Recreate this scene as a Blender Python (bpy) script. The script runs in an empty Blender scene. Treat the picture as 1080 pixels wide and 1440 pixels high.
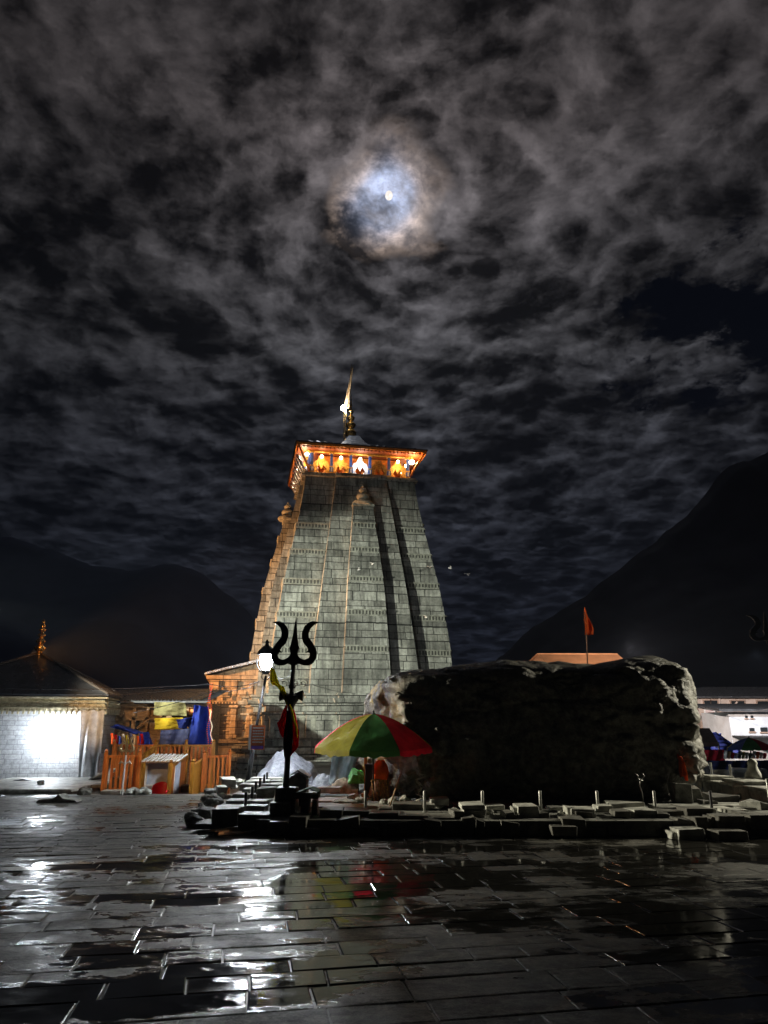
import bpy, bmesh, math, random
from mathutils import Vector, Matrix, noise as mnoise

# ============ camera ============
PITCH = math.radians(16.7); FOC = 1000.0; EYE = 1.6
scene = bpy.context.scene
cam_d = bpy.data.cameras.new("camera")
cam_d.sensor_fit = 'VERTICAL'; cam_d.sensor_height = 36.0; cam_d.lens = FOC / 1440 * 36
cam_d.clip_start = 0.05; cam_d.clip_end = 20000
cam = bpy.data.objects.new("camera", cam_d)
cam.location = (0, 0, EYE); cam.rotation_euler = (math.pi/2 + PITCH, 0, 0)
scene.collection.objects.link(cam); scene.camera = cam
scene.render.resolution_x = 768; scene.render.resolution_y = 1024
scene.view_settings.view_transform = 'Standard'; scene.view_settings.look = 'None'
scene.view_settings.exposure = 0.0; scene.view_settings.gamma = 1.0
scene.render.engine = 'CYCLES'
cy = scene.cycles
cy.use_denoising = True
try: cy.denoiser = 'OPENIMAGEDENOISE'
except Exception: pass
cy.max_bounces = 5; cy.diffuse_bounces = 2; cy.glossy_bounces = 3; cy.transmission_bounces = 3
cy.transparent_max_bounces = 6; cy.caustics_reflective = False; cy.caustics_refractive = False
cy.sample_clamp_indirect = 4.0

def ray(px, py):
    u = (px-540)/FOC; v = (720-py)/FOC
    return Vector((u, math.cos(PITCH)-v*math.sin(PITCH), math.sin(PITCH)+v*math.cos(PITCH)))
def P(px, py, Y):                       # the world point seen at that pixel, Y metres ahead
    d = ray(px, py); return d*(Y/d.y) + Vector((0, 0, EYE))
def PX(px, Y, z=0.0):                   # world x for a pixel column at distance Y and height z
    w = Y*math.cos(PITCH) + (z-EYE)*math.sin(PITCH)
    return (px-540)/FOC*w
rnd = random.Random(7)

# ============ node helper ============
class NT:
    def __init__(s, tree):
        s.t = tree; s.n = tree.nodes; s.l = tree.links; s.n.clear()
    def new(s, typ, ins=None, **attr):
        nd = s.n.new(typ)
        for k, v in attr.items(): setattr(nd, k, v)
        for k, v in (ins or {}).items(): s.set(nd.inputs[k], v)
        return nd
    def set(s, sock, v):
        if isinstance(v, bpy.types.NodeSocket): s.l.new(v, sock)
        elif v is not None:
            if hasattr(sock.default_value, '__len__') and not hasattr(v, '__len__'): v = (v,)*len(sock.default_value)
            if hasattr(sock.default_value, '__len__') and len(sock.default_value) == 4 and len(v) == 3: v = (*v, 1)
            sock.default_value = v
    def m(s, op, a, b=None, c=None, clamp=False):
        nd = s.n.new('ShaderNodeMath'); nd.operation = op; nd.use_clamp = clamp
        s.set(nd.inputs[0], a)
        if b is not None: s.set(nd.inputs[1], b)
        if c is not None: s.set(nd.inputs[2], c)
        return nd.outputs[0]
    def vm(s, op, a, b=None, out=0, scale=None):
        nd = s.n.new('ShaderNodeVectorMath'); nd.operation = op
        s.set(nd.inputs[0], a)
        if b is not None: s.set(nd.inputs[1], b)
        if scale is not None: s.set(nd.inputs['Scale'], scale)
        return nd.outputs[out]
    def mix(s, f, a, b, blend='MIX'):
        nd = s.n.new('ShaderNodeMix'); nd.data_type = 'RGBA'; nd.blend_type = blend
        s.set(nd.inputs[0], f); s.set(nd.inputs[6], a); s.set(nd.inputs[7], b)
        return nd.outputs[2]
    def ramp(s, f, stops, interp='LINEAR'):
        nd = s.n.new('ShaderNodeValToRGB'); cr = nd.color_ramp; cr.interpolation = interp
        while len(cr.elements) < len(stops): cr.elements.new(0.5)
        for e, (p, c) in zip(cr.elements, stops):
            e.position = p; e.color = (c, c, c, 1) if not hasattr(c, '__len__') else (*c, 1)
        s.set(nd.inputs[0], f); return nd.outputs[0]
    def rng(s, v, a, b, c=0.0, d=1.0, smooth=False):
        nd = s.n.new('ShaderNodeMapRange')
        if smooth: nd.interpolation_type = 'SMOOTHSTEP'
        for i, x in enumerate((v, a, b, c, d)): s.set(nd.inputs[i], x)
        return nd.outputs[0]
    def noise(s, vec, scale, detail=4, rough=0.55, dist=0.0, out=0, typ=None, lac=2.0):
        nd = s.n.new('ShaderNodeTexNoise')
        if typ: nd.noise_type = typ
        s.set(nd.inputs['Vector'], vec); s.set(nd.inputs['Scale'], scale); s.set(nd.inputs['Detail'], detail)
        s.set(nd.inputs['Roughness'], rough); s.set(nd.inputs['Distortion'], dist); s.set(nd.inputs['Lacunarity'], lac)
        return nd.outputs[out]
    def voro(s, vec, scale, feature='F1', smooth=None, rand=1.0, out='Distance'):
        nd = s.n.new('ShaderNodeTexVoronoi'); nd.feature = feature
        s.set(nd.inputs['Vector'], vec); s.set(nd.inputs['Scale'], scale); s.set(nd.inputs['Randomness'], rand)
        if smooth is not None: s.set(nd.inputs['Smoothness'], smooth)
        return nd.outputs[out]
    def mapping(s, vec, scale=(1,1,1), rot=(0,0,0), loc=(0,0,0)):
        nd = s.n.new('ShaderNodeMapping'); s.set(nd.inputs[0], vec)
        nd.inputs['Scale'].default_value = scale; nd.inputs['Rotation'].default_value = rot; nd.inputs['Location'].default_value = loc
        return nd.outputs[0]
    def xyz(s, vec):
        nd = s.n.new('ShaderNodeSeparateXYZ'); s.set(nd.inputs[0], vec); return nd.outputs
    def comb(s, x, y, z=0.0):
        nd = s.n.new('ShaderNodeCombineXYZ'); s.set(nd.inputs[0], x); s.set(nd.inputs[1], y); s.set(nd.inputs[2], z); return nd.outputs[0]
    def bump(s, h, strength=0.5, dist=0.02, normal=None):
        nd = s.n.new('ShaderNodeBump'); s.set(nd.inputs['Height'], h); s.set(nd.inputs['Strength'], strength); s.set(nd.inputs['Distance'], dist)
        if normal is not None: s.set(nd.inputs['Normal'], normal)
        return nd.outputs[0]

# ============ world: moonlit cloud deck ============
MOON_DIR = ray(547, 275).normalized()
world = bpy.data.worlds.new("World"); scene.world = world; world.use_nodes = True
def build_world():
    w = NT(world.node_tree)
    d = w.vm('NORMALIZE', w.new('ShaderNodeTexCoord').outputs['Generated'])
    x, y, z = w.xyz(d)
    zz = w.m('ADD', w.m('MAXIMUM', z, 0.0), 0.20)
    q = w.comb(w.m('DIVIDE', x, zz), w.m('DIVIDE', y, zz), 0.0)      # cloud plane overhead
    h5 = (0.5, 0.5, 0.5)
    def warp(v, sc, amt, det=3, ro=0.5): return w.vm('ADD', v, w.vm('SCALE', w.vm('SUBTRACT', w.noise(v, sc, det, ro, 0, out=1), h5), scale=amt))
    q1 = warp(q, 1.8, 0.12, 2); q2 = warp(q1, 6.0, 0.035, 2, 0.5); q3 = warp(q2, 16.0, 0.050, 6, 0.66)
    big = w.noise(q1, 1.5, 5, 0.55)
    mid = w.noise(q2, 5.0, 6, 0.55)
    puffs = w.voro(q3, 5.6, 'SMOOTH_F1', 0.16)                       # billows: dark hearts, thin bright seams
    puffm = w.voro(w.vm('ADD', q3, (5.3, 2.2, 0)), 13.0, 'SMOOTH_F1', 0.16)
    cells = w.m('ADD', w.m('MULTIPLY', puffs, 0.60), w.m('MULTIPLY', puffm, 0.42))
    edge = w.m('SUBTRACT', 1.0, w.rng(w.voro(q3, 5.6, 'DISTANCE_TO_EDGE'), 0.0, 0.17))
    edgem = w.m('SUBTRACT', 1.0, w.rng(w.voro(w.vm('ADD', q3, (5.3, 2.2, 0)), 13.0, 'DISTANCE_TO_EDGE'), 0.0, 0.20))
    fine = w.noise(q2, 18.0, 9, 0.68)
    bil = w.m('SUBTRACT', 1.0, w.m('MULTIPLY', w.m('ABSOLUTE', w.m('SUBTRACT', w.noise(q1, 3.4, 8, 0.58), 0.5)), 5.0), clamp=True)
    bil2 = w.m('SUBTRACT', 1.0, w.m('MULTIPLY', w.m('ABSOLUTE', w.m('SUBTRACT', w.noise(w.vm('ADD', q1, (7.1, 3.3, 0)), 7.5, 7, 0.58), 0.5)), 5.0), clamp=True)
    hq = w.vm('NORMALIZE', w.vm('SUBTRACT', (MOON_DIR.x/(MOON_DIR.z+0.20), MOON_DIR.y/(MOON_DIR.z+0.20), 0.0), q))
    rel1 = w.noise(q3, 8.0, 6, 0.56); rel2 = w.noise(w.vm('ADD', q3, w.vm('SCALE', hq, scale=0.022)), 8.0, 6, 0.56)
    relief = w.m('SUBTRACT', rel1, rel2)                              # the side of each billow that faces the moon
    
    sel = w.rng(mid, 0.40, 0.62)
    thin = w.m('MULTIPLY', w.m('POWER', w.rng(cells, 0.24, 0.66), 1.5), 1.25)
    thin = w.m('ADD', thin, w.m('MULTIPLY', w.m('MULTIPLY', w.m('POWER', edge, 1.3), sel), 0.10))
    thin = w.m('ADD', thin, w.m('MULTIPLY', w.m('POWER', edgem, 1.5), 0.08))
    thin = w.m('ADD', thin, w.m('MULTIPLY', relief, 5.4))
    thin = w.m('ADD', thin, w.m('ADD', w.m('MULTIPLY', w.m('POWER', bil, 3.0), 0.50), w.m('MULTIPLY', w.m('POWER', bil2, 3.0), 0.24)))
    thin = w.m('ADD', thin, w.m('MULTIPLY', w.m('SUBTRACT', mid, 0.5), 1.35))
    thin = w.m('ADD', thin, w.m('MULTIPLY', w.m('SUBTRACT', fine, 0.5), 1.6))
    thin = w.m('ADD', thin, w.m('MULTIPLY', w.m('SUBTRACT', big, 0.52), 2.0))
    thin = w.m('MAXIMUM', w.m('SUBTRACT', thin, 0.10), 0.0)
    # angle to the moon
    ca = w.vm('DOT_PRODUCT', d, tuple(MOON_DIR), out=1)
    ang = w.m('MULTIPLY', w.m('ARCCOSINE', w.m('MINIMUM', ca, 1.0)), 57.2958)
    wob = w.m('ADD', w.m('MULTIPLY', w.m('SUBTRACT', w.noise(q2, 9.0, 7, 0.66), 0.5), 9.0), w.m('MULTIPLY', w.m('SUBTRACT', cells, 0.40), 5.0))
    angw = w.m('ADD', ang, w.m('MULTIPLY', wob, w.rng(ang, 1.4, 4.6, 0.06, 0.85)))
    glow = w.m('ADD', w.m('MULTIPLY', w.m('EXPONENT', w.m('DIVIDE', ang, -9.0)), 0.075),
               w.m('MULTIPLY', w.m('EXPONENT', w.m('DIVIDE', ang, -42.0)), 0.032))
    elev = w.m('MULTIPLY', w.m('ARCSINE', z), 57.2958)
    lowdim = w.m('MULTIPLY', w.rng(elev, 2.0, 24.0, 0.72, 1.0), w.rng(elev, 42.0, 62.0, 0.95, 0.50))
    side = w.rng(x, -0.62, 0.0, 0.62, 1.0)
    lum = w.m('MULTIPLY', w.m('MULTIPLY', glow, w.m('ADD', w.m('MULTIPLY', w.m('POWER', thin, 1.7), 0.88), 0.16)), w.m('MULTIPLY', lowdim, side))
    tint = w.ramp(w.rng(elev, 0.0, 60.0), [(0.0,(0.62,0.80,1.40)), (0.28,(0.84,0.90,1.15)), (0.48,(0.98,0.97,1.06)), (0.75,(1.08,0.95,0.97)), (1.0,(1.06,0.95,0.97))])
    col = w.vm('SCALE', tint, scale=lum)
    # the corona round the moon: blue-white heart, brownish rim, broken by cloud
    core = w.m('EXPONENT', w.m('MULTIPLY', w.m('POWER', w.m('DIVIDE', w.m('MAXIMUM', angw, 0.0), 2.6), 2.8), -1.0))
    rim = w.m('MULTIPLY', w.rng(angw, 1.8, 3.2, 0.0, 1.0, smooth=True), w.rng(angw, 3.4, 5.5, 1.0, 0.0, smooth=True))
    veil = w.m('ADD', w.m('MULTIPLY', w.m('POWER', w.rng(fine, 0.36, 0.66), 1.7), 1.15), 0.14)
    below = w.rng(w.m('SUBTRACT', z, MOON_DIR.z), 0.085, -0.03, 0.22, 1.0, smooth=True)
    occl = w.rng(thin, 0.0, 0.7, 0.15, 1.1)
    col = w.vm('ADD', col, w.vm('SCALE', (0.46, 0.58, 0.88), scale=w.m('MULTIPLY', w.m('MULTIPLY', core, veil), w.m('ADD', w.m('MULTIPLY', occl, 0.75), 0.40))))
    col = w.vm('ADD', col, w.vm('SCALE', (0.42, 0.31, 0.24), scale=w.m('MULTIPLY', w.m('MULTIPLY', w.m('MULTIPLY', rim, veil), w.m('MULTIPLY', occl, below)), 1.25)))
    # clear gap in the cloud on the right, ragged edges, some streaks inside
    hd = ray(1035, 450).normalized()
    gx = w.m('DIVIDE', w.m('SUBTRACT', w.m('DIVIDE', x, y), hd.x/hd.y), 0.20)
    gz = w.m('DIVIDE', w.m('SUBTRACT', w.m('ADD', w.m('DIVIDE', z, y), w.m('MULTIPLY', w.m('DIVIDE', x, y), -0.20)), hd.z/hd.y - 0.20*hd.x/hd.y), 0.135)
    gd = w.m('SQRT', w.m('ADD', w.m('POWER', w.m('ABSOLUTE', gx), 2.0), w.m('POWER', w.m('ABSOLUTE', gz), 2.0)))
    gd = w.m('ADD', gd, w.m('MULTIPLY', w.m('SUBTRACT', w.noise(q2, 6.0, 9, 0.72), 0.5), 4.6))
    gd = w.m('ADD', gd, w.m('MULTIPLY', w.m('SUBTRACT', cells, 0.42), 0.9))
    gd = w.m('ADD', gd, w.rng(y, 0.0, 0.01, 10.0, 0.0))
    gap = w.rng(gd, 0.65, 1.25, 0.0, 1.0, smooth=True)
    holes = w.rng(w.noise(w.vm('ADD', q1, (3.1, 7.7, 0)), 1.5, 7, 0.66, 0.2), 0.26, 0.33, 0.0, 1.0, smooth=True)
    gap = w.m('MULTIPLY', gap, holes)
    stars = w.rng(w.voro(d, 46.0, 'F1'), 0.0, 0.028, 1.0, 0.0)
    stars = w.m('MULTIPLY', w.m('MULTIPLY', stars, w.m('SUBTRACT', 1.0, gap)), 0.5)
    night = w.vm('ADD', (0.0010, 0.0014, 0.0030), w.comb(stars, stars, stars))
    col = w.mix(gap, night, col)
    bg = w.new('ShaderNodeBackground', {'Color': col, 'Strength': 1.0})
    w.new('ShaderNodeOutputWorld', {'Surface': bg.outputs[0]})
build_world()
world.cycles.sampling_method = 'MANUAL'; world.cycles.sample_map_resolution = 256

# ============ lights ============
def lamp(name, typ, loc, power, color, target=None, size=0.1, spot=None, blend=0.5, parent=None):
    l = bpy.data.lights.new(name, typ); l.energy = power; l.color = color
    if typ == 'AREA': l.size = size
    elif typ != 'SUN': l.shadow_soft_size = size
    if spot: l.spot_size = math.radians(spot); l.spot_blend = blend
    o = bpy.data.objects.new(name, l); o.location = loc
    if target is not None:
        o.rotation_euler = (Vector(target) - Vector(loc)).to_track_quat('-Z', 'Y').to_euler()
    scene.collection.objects.link(o)
    if parent: o.parent = parent
    return o
moonlight = bpy.data.lights.new("moonlight", 'SUN'); moonlight.energy = 0.035; moonlight.angle = math.radians(0.6); moonlight.color = (0.75, 0.85, 1.0)
ml = bpy.data.objects.new("moonlight", moonlight); ml.rotation_euler = (-MOON_DIR).to_track_quat('-Z', 'Y').to_euler(); scene.collection.objects.link(ml)

WARM = (1.0, 0.42, 0.10); COOL = (0.80, 0.90, 1.0); CREAM = (1.0, 0.93, 0.72)
lamp("plaza_floodlight", 'SPOT', (-13.5, 17.0, 5.5), 21000, (0.95, 1.0, 0.86), (-0.3, 34.0, 4.8), 0.2, 44, 0.7)
lamp("court_lamp", 'SPOT', (-15.0, 30.6, 4.5), 19000, (1.0, 0.44, 0.15), (-5.8, 36.5, 6.0), 0.15, 75, 0.7)
lamp("fence_lamp", 'SPOT', (-10.6, 15.2, 4.4), 520, (1.0, 0.52, 0.20), (-5.8, 21.0, 0.3), 0.15, 34, 0.5)
lamp("market_fill", 'SPOT', (-8.8, 20.8, 4.2), 520, (1.0, 0.60, 0.28), (-8.2, 27.0, 1.0), 0.15, 62, 0.6)  # unseen warm fill added to brighten the timber building
lamp("bazaar_lamp", 'SPOT', (9.2, 27.0, 4.4), 9500, (1.0, 0.80, 0.66), (17.0, 38.0, 1.8), 0.2, 110, 0.6)
lamp("terrace_lamp", 'SPOT', (14.0, 17.9, 4.8), 5000, CREAM, (6.6, 15.0, 0.9), 0.12, 50, 0.5)
lamp("platform_lamp", 'SPOT', (-10.5, 16.6, 4.6), 12000, CREAM, (4.6, 12.3, 0.3), 0.08, 17, 0.35)
lamp("side_lamp", 'SPOT', (5.0, 40.0, 3.5), 600, WARM, (9.0, 48.0, 5.0), 0.2, 80, 0.6)

# ============ mesh builder ============
COL = scene.collection
class MB:
    def __init__(s): s.v = []; s.f = []; s.m = []
    def add(s, verts, faces, mi=0, M=None):
        o = len(s.v)
        for p in verts:
            p = Vector(p); s.v.append(M @ p if M is not None else p)
        for f in faces: s.f.append([i+o for i in f]); s.m.append(mi)
        return s
    def box(s, c, size, rot=0.0, mi=0, taper=1.0, M=None, jit=0.0, R=None, shx=0.0):
        x, y, z = size[0]/2, size[1]/2, size[2]/2
        vs = []
        for k in (-1, 1):
            t = taper if k > 0 else 1.0
            for i, j in ((-1,-1),(1,-1),(1,1),(-1,1)):
                p = Vector((i*x*t, j*y*t, k*z))
                if jit: p += Vector([(rnd.random()-.5)*2*jit for _ in range(3)])
                if R is not None: p = R @ p
                c_, s_ = math.cos(rot), math.sin(rot)
                vs.append((c[0]+p.x*c_-p.y*s_, c[1]+p.x*s_+p.y*c_, c[2]+p.z))
        s.add(vs, [(0,3,2,1),(4,5,6,7),(0,1,5,4),(1,2,6,5),(2,3,7,6),(3,0,4,7)], mi, M); return s
    def loft(s, rings, mi=0, cap0=True, cap1=True, M=None, closed=True):
        n = len(rings[0]); vs = [p for r in rings for p in r]; fs = []
        for k in range(len(rings)-1):
            for i in range(n if closed else n-1):
                j = (i+1) % n
                fs.append((k*n+i, k*n+j, (k+1)*n+j, (k+1)*n+i))
        if cap0: fs.append(tuple(reversed(range(n))))
        if cap1: fs.append(tuple((len(rings)-1)*n+i for i in range(n)))
        s.add(vs, fs, mi, M); return s
    def lathe(s, c, prof, seg=16, mi=0, M=None):
        rings = [[(c[0]+r*math.cos(2*math.pi*i/seg), c[1]+r*math.sin(2*math.pi*i/seg), c[2]+z) for i in range(seg)] for r, z in prof]
        return s.loft(rings, mi, M=M)
    def tube(s, path, r, seg=8, mi=0, M=None):
        path = [Vector(p) for p in path]; rings = []
        up = Vector((0,0,1))
        for i, p in enumerate(path):
            t = (path[min(i+1, len(path)-1)] - path[max(i-1, 0)]).normalized()
            a = t.cross(up if abs(t.dot(up)) < 0.95 else Vector((1,0,0))).normalized(); b = t.cross(a)
            rr = r[i] if hasattr(r, '__len__') else r
            rings.append([p + (a*math.cos(2*math.pi*k/seg) - b*math.sin(2*math.pi*k/seg))*rr for k in range(seg)])
        return s.loft(rings, mi, M=M)
    def prism(s, pts, depth, M=None, mi=0):           # outline in x,z extruded along y
        n = len(pts)
        vs = [(x, -depth/2, z) for x, z in pts] + [(x, depth/2, z) for x, z in pts]
        fs = [tuple(range(n)), tuple(reversed(range(n, 2*n)))] + [((i+1) % n, i, n+i, n+(i+1) % n) for i in range(n)]
        s.add(vs, fs, mi, M); return s
    def grid(s, nx, ny, fn, mi=0, M=None):
        vs = [fn(i/nx, j/ny) for j in range(ny+1) for i in range(nx+1)]
        fs = [(j*(nx+1)+i, j*(nx+1)+i+1, (j+1)*(nx+1)+i+1, (j+1)*(nx+1)+i) for j in range(ny) for i in range(nx)]
        s.add(vs, fs, mi, M); return s
    def build(s, name, mat, parent=None, smooth=False, bevel=0.0, solid=0.0, loc=None, fix=True, autos=None):
        me = bpy.data.meshes.new(name); me.from_pydata([tuple(p) for p in s.v], [], s.f)
        for m_ in (mat if isinstance(mat, (list, tuple)) else [mat]): me.materials.append(m_)
        for p, k in zip(me.polygons, s.m): p.material_index = k
        me.validate(); me.update()
        bm = bmesh.new(); bm.from_mesh(me)
        if fix: bmesh.ops.recalc_face_normals(bm, faces=bm.faces)
        if bevel: 
            es = [e for e in bm.edges if len(e.link_faces) == 2 and e.calc_face_angle(0) > 0.6]
            bmesh.ops.bevel(bm, geom=es, offset=bevel, segments=1, affect='EDGES', clamp_overlap=True)
        uv = bm.loops.layers.uv.new("uv")
        for f in bm.faces:
            n = f.normal; ax = max(range(3), key=lambda i: abs(n[i]))
            for l in f.loops:
                c = l.vert.co
                l[uv].uv = (c.y, c.z) if ax == 0 else (c.x, c.z) if ax == 1 else (c.x, c.y)
            f.smooth = smooth
        bm.to_mesh(me); bm.free()
        o = bpy.data.objects.new(name, me); COL.objects.link(o)
        if parent is not None: o.parent = parent
        if loc is not None: o.location = loc
        if solid:
            md = o.modifiers.new("solid", 'SOLIDIFY'); md.thickness = solid; md.offset = 0
        if autos:
            for p in me.polygons: p.use_smooth = True
            me.set_sharp_from_angle(angle=autos)
        return o
def tag(o, label=None, cat=None, group=None, kind=None):
    if label: o['label'] = label
    if cat: o['category'] = cat
    if group: o['group'] = group
    if kind: o['kind'] = kind
    return o
def empty(name, loc, label=None, cat=None, rz=0.0, group=None):
    o = bpy.data.objects.new(name, None); COL.objects.link(o); o.location = loc; o.rotation_euler = (0, 0, rz)
    o.empty_display_size = 0.2
    return tag(o, label, cat, group)
def copy_tree(o, parent=None):
    c = o.copy(); COL.objects.link(c); c.parent = parent
    for ch in list(o.children): copy_tree(ch, c)
    return c

# ============ materials ============
MATS = {}
def pmat(name, color, rough=0.6, metal=0.0, var=0.0, vscale=6.0, bump=0.0, bscale=25.0, bdist=0.01, emit=None, estr=0.0, spec=0.5, coat=0.0, color2=None, sheen=0.0, transl=0.0, stretch=(1,1,1)):
    mt = bpy.data.materials.new(name); mt.use_nodes = True; t = NT(mt.node_tree); MATS[name] = mt
    tc = t.new('ShaderNodeTexCoord').outputs['Object']
    tc = t.mapping(tc, scale=stretch)
    col = color
    if var:
        n = t.noise(tc, vscale, 6, 0.6)
        c2 = color2 if color2 else tuple(c*(1-var) for c in color)
        c1 = color if color2 else tuple(min(1, c*(1+var*0.6)) for c in color)
        col = t.mix(t.rng(n, 0.35, 0.65), c2, c1)
    b = t.new('ShaderNodeBsdfPrincipled', {'Base Color': col, 'Roughness': rough, 'Metallic': metal})
    b.inputs['Specular IOR Level'].default_value = spec; b.inputs['Coat Weight'].default_value = coat
    if var: t.set(b.inputs['Roughness'], t.rng(t.noise(tc, vscale*1.7, 4), 0.3, 0.7, max(0.03, rough-0.15), min(1, rough+0.15)))
    if emit: b.inputs['Emission Color'].default_value = (*emit, 1); b.inputs['Emission Strength'].default_value = estr
    if bump: t.set(b.inputs['Normal'], t.bump(t.noise(tc, bscale, 6, 0.6), bump, bdist))
    out = b.outputs[0]
    if transl:
        tr = t.new('ShaderNodeBsdfTranslucent', {'Color': col})
        out = t.new('ShaderNodeMixShader', {0: transl, 1: b.outputs[0], 2: tr.outputs[0]}).outputs[0]
    t.new('ShaderNodeOutputMaterial', {'Surface': out})
    return mt
def masonry(name, c1, c2, bw=0.62, rh=0.29, mortar=0.012, mcol=None, stain=0.5, rough=0.85, bstr=0.6, wet=0.0, streak=True, warp=0.02, vary=0.0):
    mt = bpy.data.materials.new(name); mt.use_nodes = True; t = NT(mt.node_tree); MATS[name] = mt
    tc = t.new('ShaderNodeTexCoord'); uvs = t.xyz(tc.outputs['UV']); ob = tc.outputs['Object']
    wn = t.noise(ob, 3.0, 3, 0.5, out=1)
    wx, wy, wz = t.xyz(t.vm('SCALE', t.vm('SUBTRACT', wn, (0.5,)*3), scale=warp))
    v = t.m('ADD', uvs[1], wy)
    if vary: v = t.m('ADD', v, t.m('MULTIPLY', t.m('SUBTRACT', t.noise(t.comb(0.0, t.m('MULTIPLY', uvs[1], 1.0), 0.0), 1.3, 1, 0.5), 0.5), vary))
    row = t.m('FLOOR', t.m('DIVIDE', v, rh))
    r = t.new('ShaderNodeTexWhiteNoise', {'W': row}, noise_dimensions='1D').outputs[0]
    u = t.m('ADD', t.m('MULTIPLY', t.m('ADD', uvs[0], wx), t.m('ADD', t.m('MULTIPLY', r, 0.75), 0.65)), t.m('MULTIPLY', r, 17.3))
    vec = t.comb(u, v, 0)
    br = t.new('ShaderNodeTexBrick', {'Vector': vec, 'Color1': c1, 'Color2': c2, 'Mortar': mcol or tuple(c*0.22 for c in c1), 'Scale': 1.0, 'Mortar Size': mortar, 'Mortar Smooth': 0.35, 'Bias': 0.0, 'Brick Width': bw, 'Row Height': rh})
    br.offset = 0.5
    col = br.outputs['Color']
    # a second, broader tone change block by block
    wb = t.new('ShaderNodeTexWhiteNoise', {'Vector': t.comb(t.m('FLOOR', t.m('DIVIDE', u, bw*2)), row, 0)}, noise_dimensions='3D').outputs[0]
    if vary: col = t.mix(0.85, col, t.ramp(wb, [(0.0, 0.62), (1.0, 1.25)]), 'MULTIPLY')
    n1 = t.noise(ob, 0.55, 7, 0.62); n2 = t.noise(ob, 9.0, 6, 0.65); n3 = t.noise(ob, 40, 4, 0.7)
    col = t.mix(1.0, col, t.ramp(n2, [(0.3, 0.62), (0.7, 1.15)]), 'MULTIPLY')
    col = t.mix(stain, col, t.ramp(n1, [(0.38, 0.28), (0.60, 1.15)]), 'MULTIPLY')
    if streak:
        st = t.noise(t.mapping(ob, scale=(5.0, 5.0, 0.45)), 1.0, 5, 0.6)
        col = t.mix(stain*0.9, col, t.ramp(st, [(0.38, 0.30), (0.58, 1.12)]), 'MULTIPLY')
    h = t.m('ADD', t.m('MULTIPLY', br.outputs['Fac'], -1.0), t.m('ADD', t.m('MULTIPLY', n2, 0.55), t.m('MULTIPLY', n3, 0.25)))
    b = t.new('ShaderNodeBsdfPrincipled', {'Base Color': col, 'Roughness': rough, 'Normal': t.bump(h, bstr, 0.03)})
    t.new('ShaderNodeOutputMaterial', {'Surface': b.outputs[0]}); return mt

M_tower = masonry('tower_stone', (0.50,0.50,0.44), (0.33,0.33,0.285), 0.74, 0.36, 0.016, stain=0.68, mcol=(0.05,0.05,0.045), bstr=1.0, vary=0.55, warp=0.035)
M_hall = masonry('hall_stone', (0.46,0.36,0.25), (0.34,0.26,0.17), 0.6, 0.30, 0.014, stain=0.4)
M_shrinewall = masonry('shrine_white_stone', (0.62,0.64,0.66), (0.50,0.52,0.55), 0.34, 0.145, 0.008, mcol=(0.28,0.29,0.31), stain=0.15, streak=False, bstr=0.35)
M_carved = pmat('carved_stone', (0.30,0.30,0.25), 0.85, var=0.45, vscale=5, bump=0.6, bscale=30, bdist=0.02)
M_frieze = pmat('frieze_stone', (0.42,0.37,0.24), 0.8, var=0.4, vscale=7, bump=0.7, bscale=18, bdist=0.03)
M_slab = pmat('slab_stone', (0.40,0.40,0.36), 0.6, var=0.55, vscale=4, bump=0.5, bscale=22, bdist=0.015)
M_bandshade = pmat('dentil_shade_stone', (0.10,0.10,0.085), 0.9, var=0.3)  # dark colour stands for the shade between the dentils
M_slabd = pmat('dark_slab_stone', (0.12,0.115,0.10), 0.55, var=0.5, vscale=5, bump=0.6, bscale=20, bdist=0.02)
M_rubble = pmat('rubble_stone', (0.26,0.26,0.23), 0.8, var=0.5, vscale=6, bump=0.8, bscale=14, bdist=0.03)
M_black = pmat('black_iron', (0.010,0.010,0.012), 0.5, 0.2, var=0.2)
M_pole = pmat('painted_pole', (0.025,0.025,0.028), 0.5, 0.2, var=0.3)
M_steel = pmat('galvanised_steel', (0.30,0.30,0.28), 0.35, 0.35, var=0.2, vscale=10)
M_gold = pmat('gilded_metal', (0.95,0.58,0.18), 0.25, 1.0, var=0.15, vscale=12)
M_roof = pmat('dark_sheet_roof', (0.075,0.08,0.09), 0.35, 0.3, var=0.35, vscale=3, spec=0.5)
M_roofrib = pmat('roof_rib', (0.16,0.13,0.11), 0.4, 0.3, var=0.2)
M_ochre = pmat('ochre_paint', (0.80,0.26,0.035), 0.45, var=0.35, vscale=9)
M_gildwood = pmat('gilded_carving', (0.85,0.45,0.08), 0.4, 0.2, var=0.5, vscale=16, bump=0.8, bscale=26, bdist=0.03)
M_bluepaint = pmat('blue_paint', (0.05,0.11,0.36), 0.4, var=0.3)
M_whitepaint = pmat('white_paint', (0.78,0.78,0.76), 0.5, var=0.15, vscale=8)
M_silver = pmat('silver_sheet', (0.62,0.64,0.68), 0.3, 0.8, var=0.3, vscale=5)
M_fence = pmat('varnished_orange_wood', (0.55,0.15,0.022), 0.4, var=0.45, vscale=3, stretch=(8,8,0.8), coat=0.2)
M_fencey = pmat('yellow_painted_wood', (0.46,0.20,0.022), 0.45, var=0.35, vscale=4, stretch=(6,6,0.8))
M_wood = pmat('old_timber', (0.36,0.22,0.11), 0.75, var=0.5, vscale=3, stretch=(2,2,9), bump=0.4, bscale=12)
M_kiosk = pmat('kiosk_sheet', (0.60,0.68,0.78), 0.45, 0.2, var=0.3, vscale=3)
M_redplastic = pmat('red_plastic', (0.62,0.015,0.03), 0.3, coat=0.3)
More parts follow.
